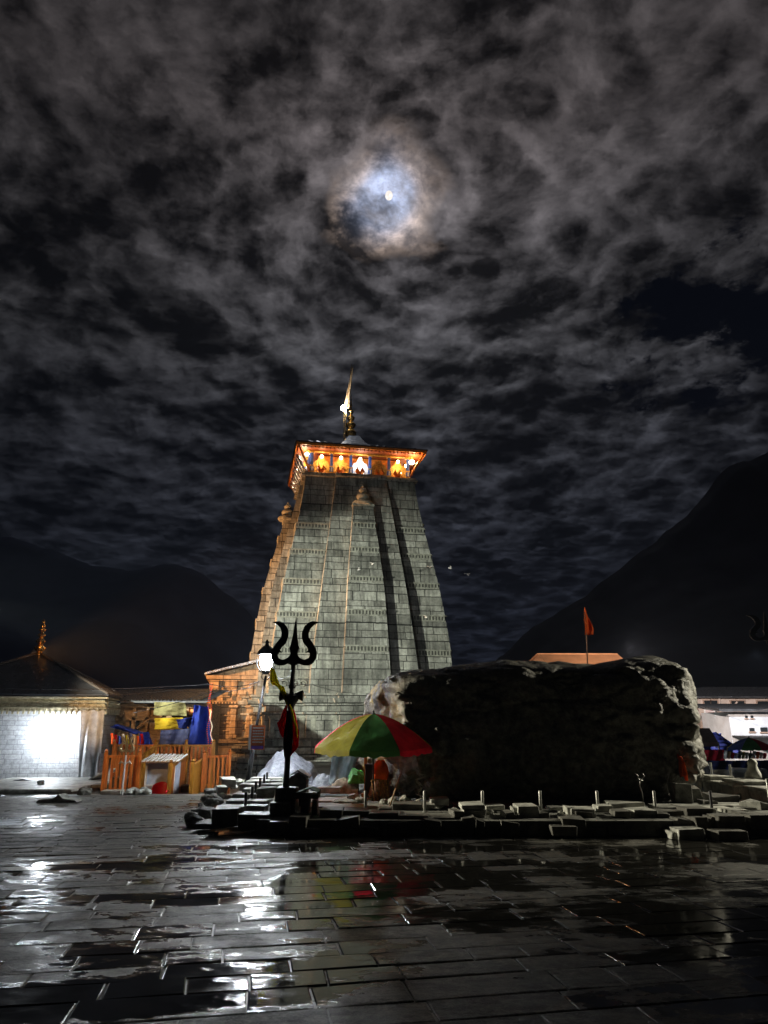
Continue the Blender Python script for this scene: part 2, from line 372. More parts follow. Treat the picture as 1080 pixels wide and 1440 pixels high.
def cloth(name, c, transl=0.25, rough=0.8, **k): k.setdefault('spec', 0.15); return pmat(name, c, rough, var=0.3, vscale=3, bump=0.5, bscale=9, bdist=0.04, transl=transl, **k)
M_blue = cloth('blue_tarp', (0.025,0.05,0.32), 0.2, 0.5); M_khaki = cloth('khaki_tarp', (0.30,0.28,0.13)); M_yellowtarp = cloth('yellow_tarp', (0.60,0.42,0.03))
M_navy = cloth('navy_tarp', (0.012,0.022,0.13), 0.1, 0.55); M_greyblue = cloth('greyblue_tarp', (0.09,0.11,0.24), 0.2, 0.5)
M_orange = cloth('orange_cloth', (0.85,0.13,0.02)); M_redc = cloth('red_cloth', (0.55,0.01,0.012), 0.45); M_yellowc = cloth('yellow_cloth', (0.80,0.72,0.02), 0.55)
M_whitesheet = cloth('white_sheet', (0.75,0.77,0.80), 0.3, 0.4); M_plastic = cloth('clear_plastic_sheet', (0.72,0.80,0.84), 0.6, 0.3)
M_greytarp = pmat('crumpled_grey_tarp', (0.22,0.23,0.27), 0.4, var=0.4, vscale=5, bump=0.9, bscale=8, bdist=0.06)
M_redstall = cloth('crimson_cloth', (0.75,0.03,0.07), 0.3); M_canopy = cloth('grey_canopy', (0.20,0.17,0.16), 0.15)
M_beige = cloth('flag_gold_cloth', (0.75,0.52,0.28), 0.3)
U_y = cloth('umbrella_yellow', (0.34,0.33,0.05), 0.62, 0.6); U_g = cloth('umbrella_green', (0.05,0.20,0.06), 0.62, 0.6); U_r = cloth('umbrella_red', (0.62,0.02,0.045), 0.62, 0.6)
U_b = cloth('umbrella_blue', (0.02,0.05,0.2), 0.3, 0.6)
M_wire = pmat('wire', (0.10,0.10,0.11), 0.6)
M_pinkwall = pmat('pale_plaster', (0.62,0.52,0.47), 0.8, var=0.3, vscale=1.2, bump=0.2)
M_bluewall = pmat('bluish_plaster', (0.50,0.54,0.60), 0.8, var=0.25, vscale=1.0, bump=0.2)
M_orangeroof = pmat('rusty_orange_roof', (0.42,0.20,0.10), 0.6, var=0.25, vscale=2)
M_pane = pmat('dark_pane', (0.02,0.025,0.03), 0.15, spec=0.8)
M_frame = pmat('window_frame', (0.35,0.25,0.2), 0.6)
M_signo = pmat('sign_orange', (0.75,0.20,0.07), 0.5, var=0.15); M_signp = pmat('sign_purple', (0.10,0.04,0.28), 0.5); M_signw = pmat('sign_white', (0.8,0.8,0.8), 0.5)
M_signb = pmat('sign_blue', (0.05,0.12,0.55), 0.5)
M_bulb = pmat('lit_bulb', (1,1,1), 0.5, emit=(1.0,0.98,0.95), estr=60.0)
M_bulbw = pmat('lit_warm_bulb', (1,0.9,0.7), 0.5, emit=(1.0,0.72,0.42), estr=22.0)
M_bulbc = pmat('lit_cool_bulb', (1,1,1), 0.5, emit=(0.88,0.95,1.0), estr=18.0)
M_led = pmat('string_light_bulb', (0.6,0.02,0.01), 0.4, emit=(1.0,0.12,0.03), estr=0.25)
M_ledw = pmat('string_light_bulb_white', (0.8,0.8,0.7), 0.4, emit=(1.0,0.75,0.5), estr=0.9)

def moon_mat():
    mt = bpy.data.materials.new('moon_surface'); mt.use_nodes = True; t = NT(mt.node_tree)
    n = t.noise(t.new('ShaderNodeTexCoord').outputs['Generated'], 3.0, 4)
    e = t.new('ShaderNodeEmission', {'Color': t.mix(t.rng(n, 0.42, 0.6), (0.75,0.68,0.62), (1.0,0.97,0.92)), 'Strength': 1.6})
    t.new('ShaderNodeOutputMaterial', {'Surface': e.outputs[0]}); return mt

def rock_mat():
    mt = bpy.data.materials.new('boulder_rock'); mt.use_nodes = True; t = NT(mt.node_tree)
    ob = t.new('ShaderNodeTexCoord').outputs['Object']; xx = t.xyz(ob)
    str_ = t.noise(t.mapping(ob, scale=(1.0,1.0,0.5), rot=(0.2,0.5,0)), 2.2, 8, 0.65, 0.8); n = t.noise(ob, 7, 8, 0.65)
    c = t.mix(t.rng(str_, 0.38, 0.62), (0.045,0.043,0.036), (0.17,0.155,0.125))
    c = t.mix(t.rng(n, 0.4, 0.7), c, (0.24,0.23,0.19))
    # left end painted paler for the lamplight on it, plus pigment smears
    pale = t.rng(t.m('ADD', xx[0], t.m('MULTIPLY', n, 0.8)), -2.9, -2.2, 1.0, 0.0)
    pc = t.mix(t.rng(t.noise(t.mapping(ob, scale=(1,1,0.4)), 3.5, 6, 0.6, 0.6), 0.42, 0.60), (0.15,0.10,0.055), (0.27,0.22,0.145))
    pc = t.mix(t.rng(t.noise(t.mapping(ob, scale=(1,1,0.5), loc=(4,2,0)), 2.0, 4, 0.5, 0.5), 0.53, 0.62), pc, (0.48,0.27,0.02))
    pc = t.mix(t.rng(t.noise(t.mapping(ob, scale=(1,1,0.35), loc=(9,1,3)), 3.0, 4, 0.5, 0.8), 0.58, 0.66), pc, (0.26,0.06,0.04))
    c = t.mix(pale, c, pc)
    c = t.mix(1.0, c, t.ramp(n, [(0.3, 0.55), (0.65, 1.1)]), 'MULTIPLY')
    h = t.m('ADD', str_, t.m('MULTIPLY', n, 0.6))
    b = t.new('ShaderNodeBsdfPrincipled', {'Base Color': c, 'Roughness': t.rng(n, 0.3, 0.7, 0.42, 0.75), 'Normal': t.bump(h, 1.0, 0.14)})
    t.new('ShaderNodeOutputMaterial', {'Surface': b.outputs[0]}); return mt
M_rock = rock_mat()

def paving_mat():
    mt = bpy.data.materials.new('wet_paving'); mt.use_nodes = True; t = NT(mt.node_tree)
    geo = t.new('ShaderNodeNewGeometry'); pos = geo.outputs['Position']
    isl = geo.outputs['Random Per Island']
    st = t.mapping(pos, scale=(0.55, 1.0, 1.0), rot=(0,0,-0.19))
    pud = t.noise(st, 0.50, 6, 0.62, 0.25)                      # big wet areas
    n2 = t.noise(st, 2.6, 7, 0.64, 0.3); n3 = t.noise(pos, 22, 6, 0.7); n4 = t.noise(pos, 85, 4, 0.65)
    nm = t.noise(st, 7.5, 6, 0.66, 0.2)
    p = t.m('ADD', pud, t.m('MULTIPLY', t.m('SUBTRACT', n2, 0.5), 0.42))
    p = t.m('ADD', p, t.m('MULTIPLY', t.m('SUBTRACT', nm, 0.5), 0.30))
    p = t.m('ADD', p, t.m('MULTIPLY', t.m('SUBTRACT', isl, 0.5), 0.10))
    x, y, z = t.xyz(pos)
    # the hollow in front of the platform holds the most water
    def hollow(cx, cy, rx, ry, a):
        dx = t.m('DIVIDE', t.m('SUBTRACT', x, cx), rx); dy = t.m('DIVIDE', t.m('SUBTRACT', y, cy), ry)
        return t.m('MULTIPLY', t.m('EXPONENT', t.m('MULTIPLY', t.m('ADD', t.m('MULTIPLY', dx, dx), t.m('MULTIPLY', dy, dy)), -1.0)), a)
    for args in ((-0.25, 8.2, 1.15, 1.3, 0.30), (3.6, 10.2, 4.5, 1.2, 0.10), (-1.6, 5.0, 1.1, 0.45, 0.22), (-4.3, 8.8, 1.6, 0.8, 0.08), (3.5, 6.0, 3.0, 1.8, 0.05), (-2.0, 10.6, 1.2, 0.35, 0.16)):
        p = t.m('ADD', p, hollow(*args))
    p = t.m('ADD', p, t.rng(y, 10.5, 15.5, 0.0, -0.08))
    wet = t.rng(p, 0.50, 0.60, 0.0, 1.0, smooth=True)
    damp = t.rng(p, 0.40, 0.54, 0.0, 1.0)
    dry = t.mix(t.rng(n3, 0.38, 0.62), (0.055,0.052,0.045), (0.20,0.19,0.16))
    dry = t.mix(t.m('MULTIPLY', isl, 0.45), dry, (0.09,0.085,0.075))
    dry = t.mix(t.rng(nm, 0.46, 0.60), dry, (0.026,0.025,0.022))
    dry = t.mix(t.rng(n4, 0.52, 0.68), dry, (0.20,0.19,0.16))
    dry = t.mix(t.m('MULTIPLY', damp, 0.5), dry, (0.05,0.048,0.042))
    col = t.mix(wet, dry, (0.022,0.021,0.018))
    rough = t.mix(wet, t.mix(damp, t.rng(nm, 0.3, 0.7, 0.50, 0.72), t.rng(nm, 0.35, 0.65, 0.30, 0.55)), t.rng(n2, 0.40, 0.62, 0.03, 0.16))
    nb = t.bump(t.m('ADD', t.m('ADD', t.m('MULTIPLY', n2, 0.9), t.m('MULTIPLY', nm, 0.7)), t.m('ADD', t.m('MULTIPLY', n3, 0.60), t.m('MULTIPLY', n4, 0.35))), 0.85, 0.018)
    rip = t.bump(t.noise(pos, 3.0, 3, 0.5, 0.5), 0.25, 0.006, normal=(0,0,1))
    mixn = t.new('ShaderNodeMix', data_type='VECTOR'); t.set(mixn.inputs[0], wet); t.set(mixn.inputs[4], nb); t.set(mixn.inputs[5], rip)
    b = t.new('ShaderNodeBsdfPrincipled', {'Base Color': col, 'Roughness': rough, 'Normal': t.vm('NORMALIZE', mixn.outputs[1])})
    b.inputs['IOR'].default_value = 1.36
    t.new('ShaderNodeOutputMaterial', {'Surface': b.outputs[0]}); return mt
M_pave = paving_mat()
M_joint = pmat('wet_joint', (0.15,0.145,0.13), 0.4, var=0.4, vscale=3, bump=0.5, bscale=30)
M_mud = pmat('dark_earth', (0.05,0.045,0.04), 0.8, var=0.4, vscale=0.5)
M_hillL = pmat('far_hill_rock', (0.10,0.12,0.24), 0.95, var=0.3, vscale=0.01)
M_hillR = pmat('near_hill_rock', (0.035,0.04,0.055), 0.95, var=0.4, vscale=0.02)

# ============ setting ============
TH = math.radians(11); TX = Vector((math.cos(TH), math.sin(TH), 0)); TY = Vector((-math.sin(TH), math.cos(TH), 0))
HOLE_X0, HOLE_X1, HOLE_Y = -8.0, -3.7, 18.6
def in_hole(x, y): return HOLE_X0 < x < HOLE_X1 and y > HOLE_Y
def build_ground():
    g = MB(); g.box((0, 1400, -0.76), (5600, 3400, 0.1)); tag(g.build('ground', M_mud), kind='structure')
    # base sheet under the paving with the sunken court left open
    b = MB()
    for x0, x1, y0, y1 in ((-60, 60, -8, HOLE_Y), (-60, HOLE_X0, HOLE_Y, 60), (HOLE_X1, 60, HOLE_Y, 60)):
        b.box(((x0+x1)/2, (y0+y1)/2, -0.349), (x1-x0, y1-y0, 0.694))
    tag(b.build('pavement_base', M_joint), kind='structure')
    c = MB(); c.box((-5.9, 29, -0.68), (5.6, 21, 0.1)); tag(c.build('court_ground', M_slabd), kind='structure')
    r = random.Random(3); s = MB(); rw = 0.34
    y = -4.0; k = 0
    while y < 40:
        x = -34.0 + r.random()*0.8
        rh = rw*(0.85+0.3*r.random())
        while x < 34:
            wd = r.choice((0.40, 0.5, 0.6, 0.7, 0.85, 1.0))
            cx, cyy = x+wd/2, y+rh/2
            p = TX*cx + TY*cyy
            if -26 < p.x < 26 and -3 < p.y < 33 and not (HOLE_X0-0.5 < p.x < HOLE_X1+0.5 and p.y > HOLE_Y-0.4) and abs(p.x) < p.y*0.75+5 and not (-2.0 < p.x < 11 and p.y > 13.2 and p.y < 18):
                gp = 0.004 + 0.005*r.random()
                a, b_ = wd/2-gp, rh/2-gp
                z0 = r.uniform(-0.002, 0.002); tx = r.uniform(-0.0035, 0.0035); ty = r.uniform(-0.0035, 0.0035)
                ch = 0.006
                ang = TH + r.uniform(-0.006, 0.006); ca, sa = math.cos(ang), math.sin(ang)
                vs = []
                jit = [(r.uniform(-.008,.008), r.uniform(-.008,.008)) for _ in range(4)]
                for lev in range(3):
                    ins = ch*1.4 if lev == 2 else 0
                    for q, (i, j) in enumerate(((-1,-1),(1,-1),(1,1),(-1,1))):
                        lx, ly = i*(a-ins)+jit[q][0], j*(b_-ins)+jit[q][1]
                        zz = (-0.02, z0+tx*lx/a+ty*ly/b_-ch*0.7+0.008, z0+tx*lx/a+ty*ly/b_+0.008)[lev]
                        vs.append((p.x+lx*ca-ly*sa, p.y+lx*sa+ly*ca, zz))
                fs = [(8,9,10,11)]
                for l in (0, 4):
                    fs += [(l+i, l+(i+1)%4, l+4+(i+1)%4, l+4+i) for i in range(4)]
                s.add(vs, fs)
            x += wd
        y += rh; k += 1
    tag(s.build('plaza_pavement', M_pave, fix=True), kind='structure')
build_ground()

def hill(name, skyline, Y, depth, mat, seed, amp):
    m = MB(); rows = 22; n = 90; xs = [s[0] for s in skyline]
    def sky_y(px):
        for (a, ya), (b, yb) in zip(skyline, skyline[1:]):
            if a <= px <= b: return ya + (yb-ya)*(px-a)/(b-a)
        return skyline[-1][1]
    def fn(u, v):
        px = xs[0] + (xs[-1]-xs[0])*u
        top = P(px, sky_y(px), Y); top.z += amp*mnoise.fractal(Vector((px*0.03+seed, 0, 0)), 0.8, 2.2, 6)*0.55
        t = v*2.0
        if t <= 1: h = t**1.15; yy = Y-depth*(1-t)
        else: h = 2-t; yy = Y+depth*(t-1)
        nz = mnoise.fractal(Vector((top.x*0.006+seed, yy*0.006, 1)), 0.9, 2.1, 6)*amp*4*math.sin(math.pi*min(1, t if t < 1 else 2-t))*(0 if abs(t-1) < .02 else 1)
        return (top.x, yy, max(-2, -2+(top.z+2)*h + nz*(1-h)))
    m.grid(n*2, rows*2, fn)
    return tag(m.build(name, mat, smooth=True), kind='structure')
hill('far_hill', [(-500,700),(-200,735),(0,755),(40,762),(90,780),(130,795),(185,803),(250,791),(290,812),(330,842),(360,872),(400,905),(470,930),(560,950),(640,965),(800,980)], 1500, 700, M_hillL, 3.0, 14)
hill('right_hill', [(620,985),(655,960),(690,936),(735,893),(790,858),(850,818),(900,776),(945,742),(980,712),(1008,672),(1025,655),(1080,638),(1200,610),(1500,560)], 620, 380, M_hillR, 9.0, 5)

# moon
mo = MB(); mo.lathe((0,0,0), [(0.001,-1)]+[(math.cos(math.radians(a)), math.sin(math.radians(a))) for a in range(-80, 81, 10)]+[(0.001,1)], 32)
moon = mo.build('moon', moon_mat(), smooth=True)
moon.location = Vector((0,0,EYE)) + MOON_DIR*9000; moon.scale = (43, 48, 55)
tag(moon, 'bright white moon shining through the gap in the clouds', 'moon')

# ============ temple ============
temple = empty('temple', (-1.73, 37.32, 0), 'tall curved grey stone temple tower with a lit painted wooden pavilion on top', 'temple', TH)
PROF = [(2.9,4.27),(4.02,4.21),(5.0,4.16),(5.85,4.08),(7.45,3.86),(8.6,3.68),(9.68,3.47),(10.9,3.24),(12.04,3.04),(13.0,2.90),(13.7,2.83)]
def lerp(tab, z):
    if z <= tab[0][0]: return tab[0][1]
    for (a, x), (b, y) in zip(tab, tab[1:]):
        if z <= b: return x+(y-x)*(z-a)/(b-a)
    return tab[-1][1]
HW = lambda z: lerp(PROF, z)
AW = lambda z: lerp([(2.9,2.50),(4,2.45),(8,2.0),(13.7,1.30)], z)
BW = lambda z: lerp([(2.9,1.10),(4,1.06),(8,0.85),(12.0,0.50),(13.7,0.45)], z)
P1 = lambda z: lerp([(2.9,0.50),(8,0.46),(12,0.32),(13.7,0.18)], z)
P2 = lambda z: lerp([(2.9,0.42),(8,0.42),(12,0.34)], z)
def outline(z, hw, a, b, p1, p2, o=0.0):
    side = [(-hw-o, -hw-o), (-a-o, -hw-o), (-a-o, -hw-p1-o), (-b-o, -hw-p1-o), (-b-o, -hw-p1-p2-o), (b+o, -hw-p1-p2-o), (b+o, -hw-p1-o), (a+o, -hw-p1-o), (a+o, -hw-o)]
    pts = []
    for k in range(4):
        c, s = (1,0,-1,0)[k], (0,1,0,-1)[k]
        pts += [(x*c-y*s, x*s+y*c, z) for x, y in side]
    return pts
def ring(z, o=0.0, strip=True):
    return outline(z, HW(z), AW(z), BW(z), P1(z), P2(z) if strip else 0.0, o)
tw = MB(); rings = []
z = 2.9
while z < 12.0: rings.append(ring(z)); z += 0.35
rings.append(ring(12.0)); rings.append(ring(12.002, strip=False))
z = 12.35
while z < 13.6: rings.append(ring(z, strip=False)); z += 0.35
rings.append(ring(13.7, strip=False))
tw.loft(rings); tw.build('tower_wall', M_tower, temple)
# plinth with mouldings
pl = MB()
prof = [(-0.75,0.75),(-0.3,0.75),(-0.3,0.55),(-0.2,0.66),(0.0,0.70),(0.2,0.66),(0.3,0.5),(0.32,0.36),(0.42,0.36),(0.45,0.48),(0.58,0.56),(0.72,0.48),(0.76,0.26),(0.95,0.26),(0.98,0.38),(1.06,0.38),(1.08,0.12),(2.05,0.10),(2.07,0.26),(2.15,0.26),(2.17,0.08),(2.40,0.08),(2.44,0.22),(2.52,0.22),(2.54,0.34),(2.68,0.40),(2.72,0.40),(2.74,0.18),(2.84,0.18),(2.86,0.26),(2.95,0.22),(2.953,0.02)]
pl.loft([outline(zz, 4.27, 2.5, 1.1, 0.50, 0.42, o) for zz, o in prof]); pl.build('plinth', M_tower, temple)
# pilasters in the plinth wall, round stack mouldings on the corners
ps = MB()
for k in (0, 1, 3):
    R = Matrix.Rotation(k*math.pi/2, 4, 'Z')
    for x, yb in ((-4.05,4.27),(-3.3,4.27),(-2.75,4.27),(-2.3,4.69),(-1.35,4.69),(-0.85,5.05),(0.85,5.05),(1.35,4.69),(2.3,4.69),(2.75,4.27),(3.3,4.27),(4.05,4.27)):
        ps.box((x, -yb-0.12, 1.55), (0.22, 0.16, 0.92), M=R)
        ps.box((x, -yb-0.12, 1.2), (0.32, 0.22, 0.1), M=R); ps.box((x, -yb-0.12, 1.95), (0.32, 0.22, 0.1), M=R)
ps.build('pilaster', M_carved, temple, bevel=0.015)['kind'] = 'stuff'
# bands with dentils on corner and centre strips
def band(zc, which):
    hw, a, b, p1, p2 = HW(zc), AW(zc), BW(zc), P1(zc), P2(zc)
    segs = [(-hw, -a, hw), (a, hw, hw)] if which == 'corner' else [(-b, b, hw+p1+p2)]
    for k in (0, 1, 3):
        R = Matrix.Rotation(k*math.pi/2, 4, 'Z')
        for x0, x1, yy in segs:
            m = MB()
            for dz, h, pr in ((-0.125, 0.05, 0.04), (0.125, 0.06, 0.06)):
                m.box(((x0+x1)/2, -yy-pr/2+0.05, zc+dz), (x1-x0-0.01, pr+0.10, h), M=R)
            n = max(2, int((x1-x0)/0.15))
            for i in range(n):
                m.box((x0+(i+0.5)*(x1-x0)/n, -yy+0.02, zc), (0.060, 0.12, 0.20), M=R)
            m.build('dentil_band', M_carved, temple)
            m = MB(); m.box(((x0+x1)/2, -yy+0.02, zc), (x1-x0-0.02, 0.06, 0.19), M=R); m.build('band_shade_strip', M_bandshade, temple)  # dark strip set on the wall, dentil shade put into its colour
for zc in (4.85, 6.5, 8.1, 9.6, 11.0): band(zc, 'corner')
for zc in (4.9, 6.55, 8.15, 9.65, 10.95): band(zc, 'centre')
# scroll frieze above the cornice
sc = MB()
def scroll(cx, yy, zc, r, flip, R):
    pts = []
    for i in range(18):
        a = i/17*2.6*math.pi; rr = r*(1-0.75*i/17)
        pts.append((cx+flip*rr*math.cos(a), -yy-0.02, zc+rr*math.sin(a)))
    sc.tube(pts, [0.035]*18, 5, M=R)
for k in (0, 3):
    R = Matrix.Rotation(k*math.pi/2, 4, 'Z')
    for x0, x1, yy in ((-4.2,-2.55,4.26),(-2.45,-1.15,4.68),(-1.05,1.05,5.04),(1.15,2.45,4.68),(2.55,4.2,4.26)):
        n = round((x1-x0)/0.42)
        for i in range(n): scroll(x0+(i+0.5)*(x1-x0)/n, yy, 3.38, 0.17, 1 if i % 2 else -1, R)
        for zz in (3.1, 3.66): sc.box(((x0+x1)/2, -yy, zz), (x1-x0, 0.07, 0.05), M=R)
sc.build('scroll_frieze', M_carved, temple)
# finials of the centre strips (stacked melon shapes)
for k in range(4):
    R = Matrix.Rotation(k*math.pi/2, 4, 'Z'); f = MB()
    yy = HW(12)+P1(12)+P2(12)/2-0.02
    f.box((0, -yy+0.02, 12.07), (1.10, 0.55, 0.12), M=R)
    f.lathe((0, -yy, 12.1), [(0.46,0.0),(0.52,0.08),(0.50,0.16),(0.36,0.22),(0.30,0.26),(0.22,0.28),(0.30,0.36),(0.33,0.46),(0.28,0.56),(0.14,0.62),(0.12,0.66),(0.19,0.72),(0.20,0.80),(0.12,0.88),(0.05,0.94),(0.06,1.0),(0.005,1.06)], 16, M=R)
    f.build('strip_finial', M_carved, temple, autos=0.7)
# carved rosette near the top, lion plaque
ro = MB(); ro.lathe((0, 0, 0), [(0.18,0),(0.18,0.05),(0.13,0.06),(0.11,0.03),(0.07,0.03),(0.05,0.08),(0.01,0.09)], 14, M=Matrix.Translation((0, -HW(13.3)-P1(13.3), 13.35)) @ Matrix.Rotation(math.pi/2, 4, 'X'))
ro.build('carved_rosette', M_carved, temple)
# cap ledge
cp = MB()
cp.loft([outline(z_, h_, 1.3, 0.5, 0.16, 0.0) for z_, h_ in ((13.7,2.84),(13.74,2.98),(13.82,2.98),(13.83,2.90),(13.93,2.90))]); cp.build('cap_ledge', M_tower, temple)
# pavilion
pav_z0, pav_z1 = 13.93, 15.12
pv = MB(); pv.box((0,0,(pav_z0+pav_z1)/2), (4.3,4.3,pav_z1-pav_z0)); pv.build('pavilion_wall', M_ochre, temple)
fl = MB()
fl.box((0,0,pav_z0+0.03), (5.5,5.5,0.06)); fl.build('pavilion_floor', M_ochre, temple)
for k in (0, 1, 3):
    Rz = Matrix.Rotation(k*math.pi/2, 4, 'Z')
    for i in range(6 if k == 0 else 5):
        x = -2.52 + i*1.008 if k == 0 else -1.51+i*1.008
        if k and abs(x) > 2.6: continue
        po = MB()
        po.box((x, -2.64, pav_z0+0.84), (0.13, 0.13, 0.80), M=Rz, mi=1)
        po.box((x, -2.64, pav_z0+0.42), (0.20, 0.20, 0.06), M=Rz)
        po.box((x, -2.64, pav_z0+0.25), (0.19, 0.19, 0.30), M=Rz, mi=1)
        po.box((x, -2.64, pav_z0+0.08), (0.24, 0.24, 0.08), M=Rz)
        po.box((x, -2.64, pav_z0+1.16), (0.24, 0.20, 0.06), M=Rz)
        po.box((x, -2.75, pav_z0+0.25), (0.07, 0.03, 0.22), M=Rz, mi=2)
        po.build('pavilion_post', [M_gildwood, M_bluepaint, M_whitepaint], temple)
    for i in range(5):
        x = -2.016 + i*1.008
        # cusped ornate arch panel
        pts = [(-0.38,0.06),(-0.38,0.5),(-0.30,0.66),(-0.18,0.70),(-0.12,0.82),(0,0.90),(0.12,0.82),(0.18,0.70),(0.30,0.66),(0.38,0.5),(0.38,0.06),
               (0.26,0.06),(0.24,0.30),(0.10,0.52),(0.05,0.36),(0,0.30),(-0.05,0.36),(-0.10,0.52),(-0.24,0.30),(-0.26,0.06)]
        ap = MB(); ap.prism(pts, 0.08, M=Rz @ Matrix.Translation((x, -2.44, pav_z0)) @ Matrix.Diagonal((1.12,1,1.16,1)))
        for sgn in (-1, 1):
            ap.tube([Rz @ Vector((x+sgn*(0.08+0.20*math.sin(t_*math.pi)), -2.42, pav_z0+0.08+0.62*t_)) for t_ in [j/8 for j in range(9)]], 0.035, 6)
        if k == 0 and i == 2: ap.build('arch_panel', M_whitepaint, temple)
        else: ap.build('arch_panel', M_gildwood, temple)
        bl = MB()
        rb = 0.085
        bl.lathe((x, -2.56, pav_z0+1.0), [(0.01,-rb)]+[(rb*math.cos(a), rb*math.sin(a)) for a in (-1.1,-.6,0,.6,1.1)]+[(0.01,rb)], 10, M=Rz)
        if not (k == 0 and i == 3): bl.build('pavilion_bulb', M_bulbw, temple, smooth=True)
    rl = MB(); rl.box((0, -2.60, pav_z0+0.50), (5.2, 0.05, 0.05), M=Rz)
    for i in range(44): rl.box((-2.5+i*5.0/43, -2.60, pav_z0+0.28), (0.035, 0.03, 0.40), M=Rz)
    if k != 0: rl.build('balustrade', M_whitepaint, temple)
    fr = MB(); fr.box((0, -2.66, pav_z1+0.03), (5.5, 0.16, 0.06), M=Rz)
    for i in range(40): fr.box((-2.7+i*5.4/39, -2.76, pav_z1+0.02), (0.06, 0.08, 0.06), M=Rz)
    fr.build('painted_beam', M_gildwood, temple)
# slanting bracket struts at the corners and carved hangings on the left side
for sx, sy in ((-1,-1),(1,-1),(-1,1),(1,1)):
    br_ = MB(); br_.tube([(sx*2.6, sy*2.6, pav_z0+0.1), (sx*2.95, sy*2.95, pav_z0+0.75), (sx*3.28, sy*3.28, pav_z1+0.12)], [0.06,0.06,0.05], 6)
    br_.build('corner_bracket', M_ochre, temple)
for i in range(9):
    lf = MB(); y_ = -2.4+i*0.6
    lf.loft([[(-2.74-0.10*t_*math.cos(a)-0.04-0.5*t0, y_+0.2*t_*math.sin(a), pav_z0+0.10+t0*1.0) for a in [j*math.pi/4 for j in range(8)]] for t0, t_ in ((0,0.2),(0.15,0.9),(0.35,0.5),(0.5,1.0),(0.75,0.7),(0.9,1.0),(1,0.2))])
    lf.build('carved_bracket', M_silver, temple, smooth=True)
er = MB()
er.loft([[(-h_,-h_,z_),(h_,-h_,z_),(h_,h_,z_),(-h_,h_,z_)] for h_, z_ in ((3.3,15.20),(3.38,15.20),(3.38,15.33),(3.3,15.34))]); er.build('eave_board', M_ochre, temple)
un = MB(); un.box((0,0,15.19),(6.5,6.5,0.03))
for i in range(34): un.box((-3.2+i*6.4/33, -3.3, 15.14), (0.05, 0.06, 0.09)); un.box((-3.3, -3.2+i*6.4/33, 15.14), (0.06, 0.05, 0.09))
un.build('soffit', pmat('soffit_paint', (0.30,0.075,0.02), 0.6, var=0.3), temple)
rf = MB()
rf.loft([[(-h_,-h_,z_),(h_,-h_,z_),(h_,h_,z_),(-h_,h_,z_)] for h_, z_ in ((3.44,15.343),(3.44,15.38),(2.2,15.75),(0.9,16.35),(0.55,16.75),(0.3,17.2))])
for i in range(-8, 9):
    x_ = i*0.4
    if abs(x_) < 3.2: rf.tube([(x_, -3.4, 15.41), (x_*0.66, -2.2, 15.78), (x_*0.27, -0.9, 16.38)], 0.025, 4)
pr_ = rf.build('pavilion_roof', M_roof, temple)
ka = MB()
ka.lathe((-0.18, -0.1, 16.9), [(0.30,0),(0.34,0.08),(0.20,0.16),(0.12,0.25),(0.30,0.40),(0.33,0.55),(0.22,0.70),(0.10,0.76),(0.26,0.90),(0.30,1.02),(0.18,1.16),(0.08,1.22),(0.20,1.34),(0.23,1.46),(0.12,1.58),(0.06,1.64),(0.15,1.76),(0.16,1.86),(0.08,1.96),(0.05,2.1),(0.09,2.2),(0.05,2.32),(0.02,2.7),(0.003,2.9)], 18)
ka.build('kalash_finial', M_gold, temple, autos=0.8)
fp = MB(); fp.tube([(-0.55,-0.4,16.3), (-0.50,-0.4,18.6), (-0.22,-0.4,21.6)], [0.03,0.028,0.015], 6); fp.build('flag_pole', M_gold, temple)
def flagfn(u, v):
    zt = 18.75 + 2.8*v; wdt = 0.30*(1-v)**0.85
    return (-0.47 + 0.22*v + 0.12 - wdt*(u-0.05) , -0.4+0.05*math.sin(u*9+v*4), zt)
fg = MB(); fg.grid(8, 14, flagfn); fg.build('pennant', M_beige, temple, smooth=True, solid=0.02)
fx = MB(); fx.tube([(-0.62,-0.55,16.2),(-0.62,-0.55,18.55)], 0.022, 6); fx.lathe((-0.62,-0.55,16.45), [(0.03,-.12),(0.13,-.05),(0.15,.05),(0.10,.15),(0.03,.2)], 10)
fx.build('lamp_mast', M_gold, temple)
fb = MB(); fb.lathe((-0.66,-0.62,18.68), [(0.01,-.17),(0.13,-.11),(0.17,0),(0.13,.11),(0.01,.17)], 12); fb.build('spire_lamp', M_bulb, temple, smooth=True)
lamp('spire_light', 'POINT', (-0.85,-0.95,18.7), 260, (0.92,0.95,1.0), None, 0.15, parent=temple)
for x_, e_ in ((-2.0,34),(-1.0,26),(0.0,40),(2.0,34)):
    lamp('pavilion_light', 'POINT', (x_, -2.86, pav_z0+0.70), e_*0.62, (1.0,0.62,0.30) if x_ else (0.9,0.95,1.0), None, 0.05, parent=temple)
lamp('pavilion_corner_light', 'POINT', (2.85,-2.9,pav_z0+0.95), 46, (1.0,0.55,0.22), None, 0.06, parent=temple)
cb = MB(); cb.lathe((2.72,-2.75,pav_z0+0.95), [(0.01,-.14),(0.12,-.08),(0.15,0),(0.12,.08),(0.01,.14)], 12); cb.build('corner_bulb', M_bulbw, temple, smooth=True)
cb = MB(); cb.lathe((-2.8,-2.75,pav_z0+1.0), [(0.01,-.10),(0.08,-.06),(0.11,0),(0.08,.06),(0.01,.10)], 12); cb.build('corner_bulb', M_bulbw, temple, smooth=True)
for y_ in (-2.6,-0.8,1.2): lamp('pavilion_side_light', 'POINT', (-2.95, y_, pav_z0+1.0), 30, (1.0,0.72,0.45), None, 0.06, parent=temple)
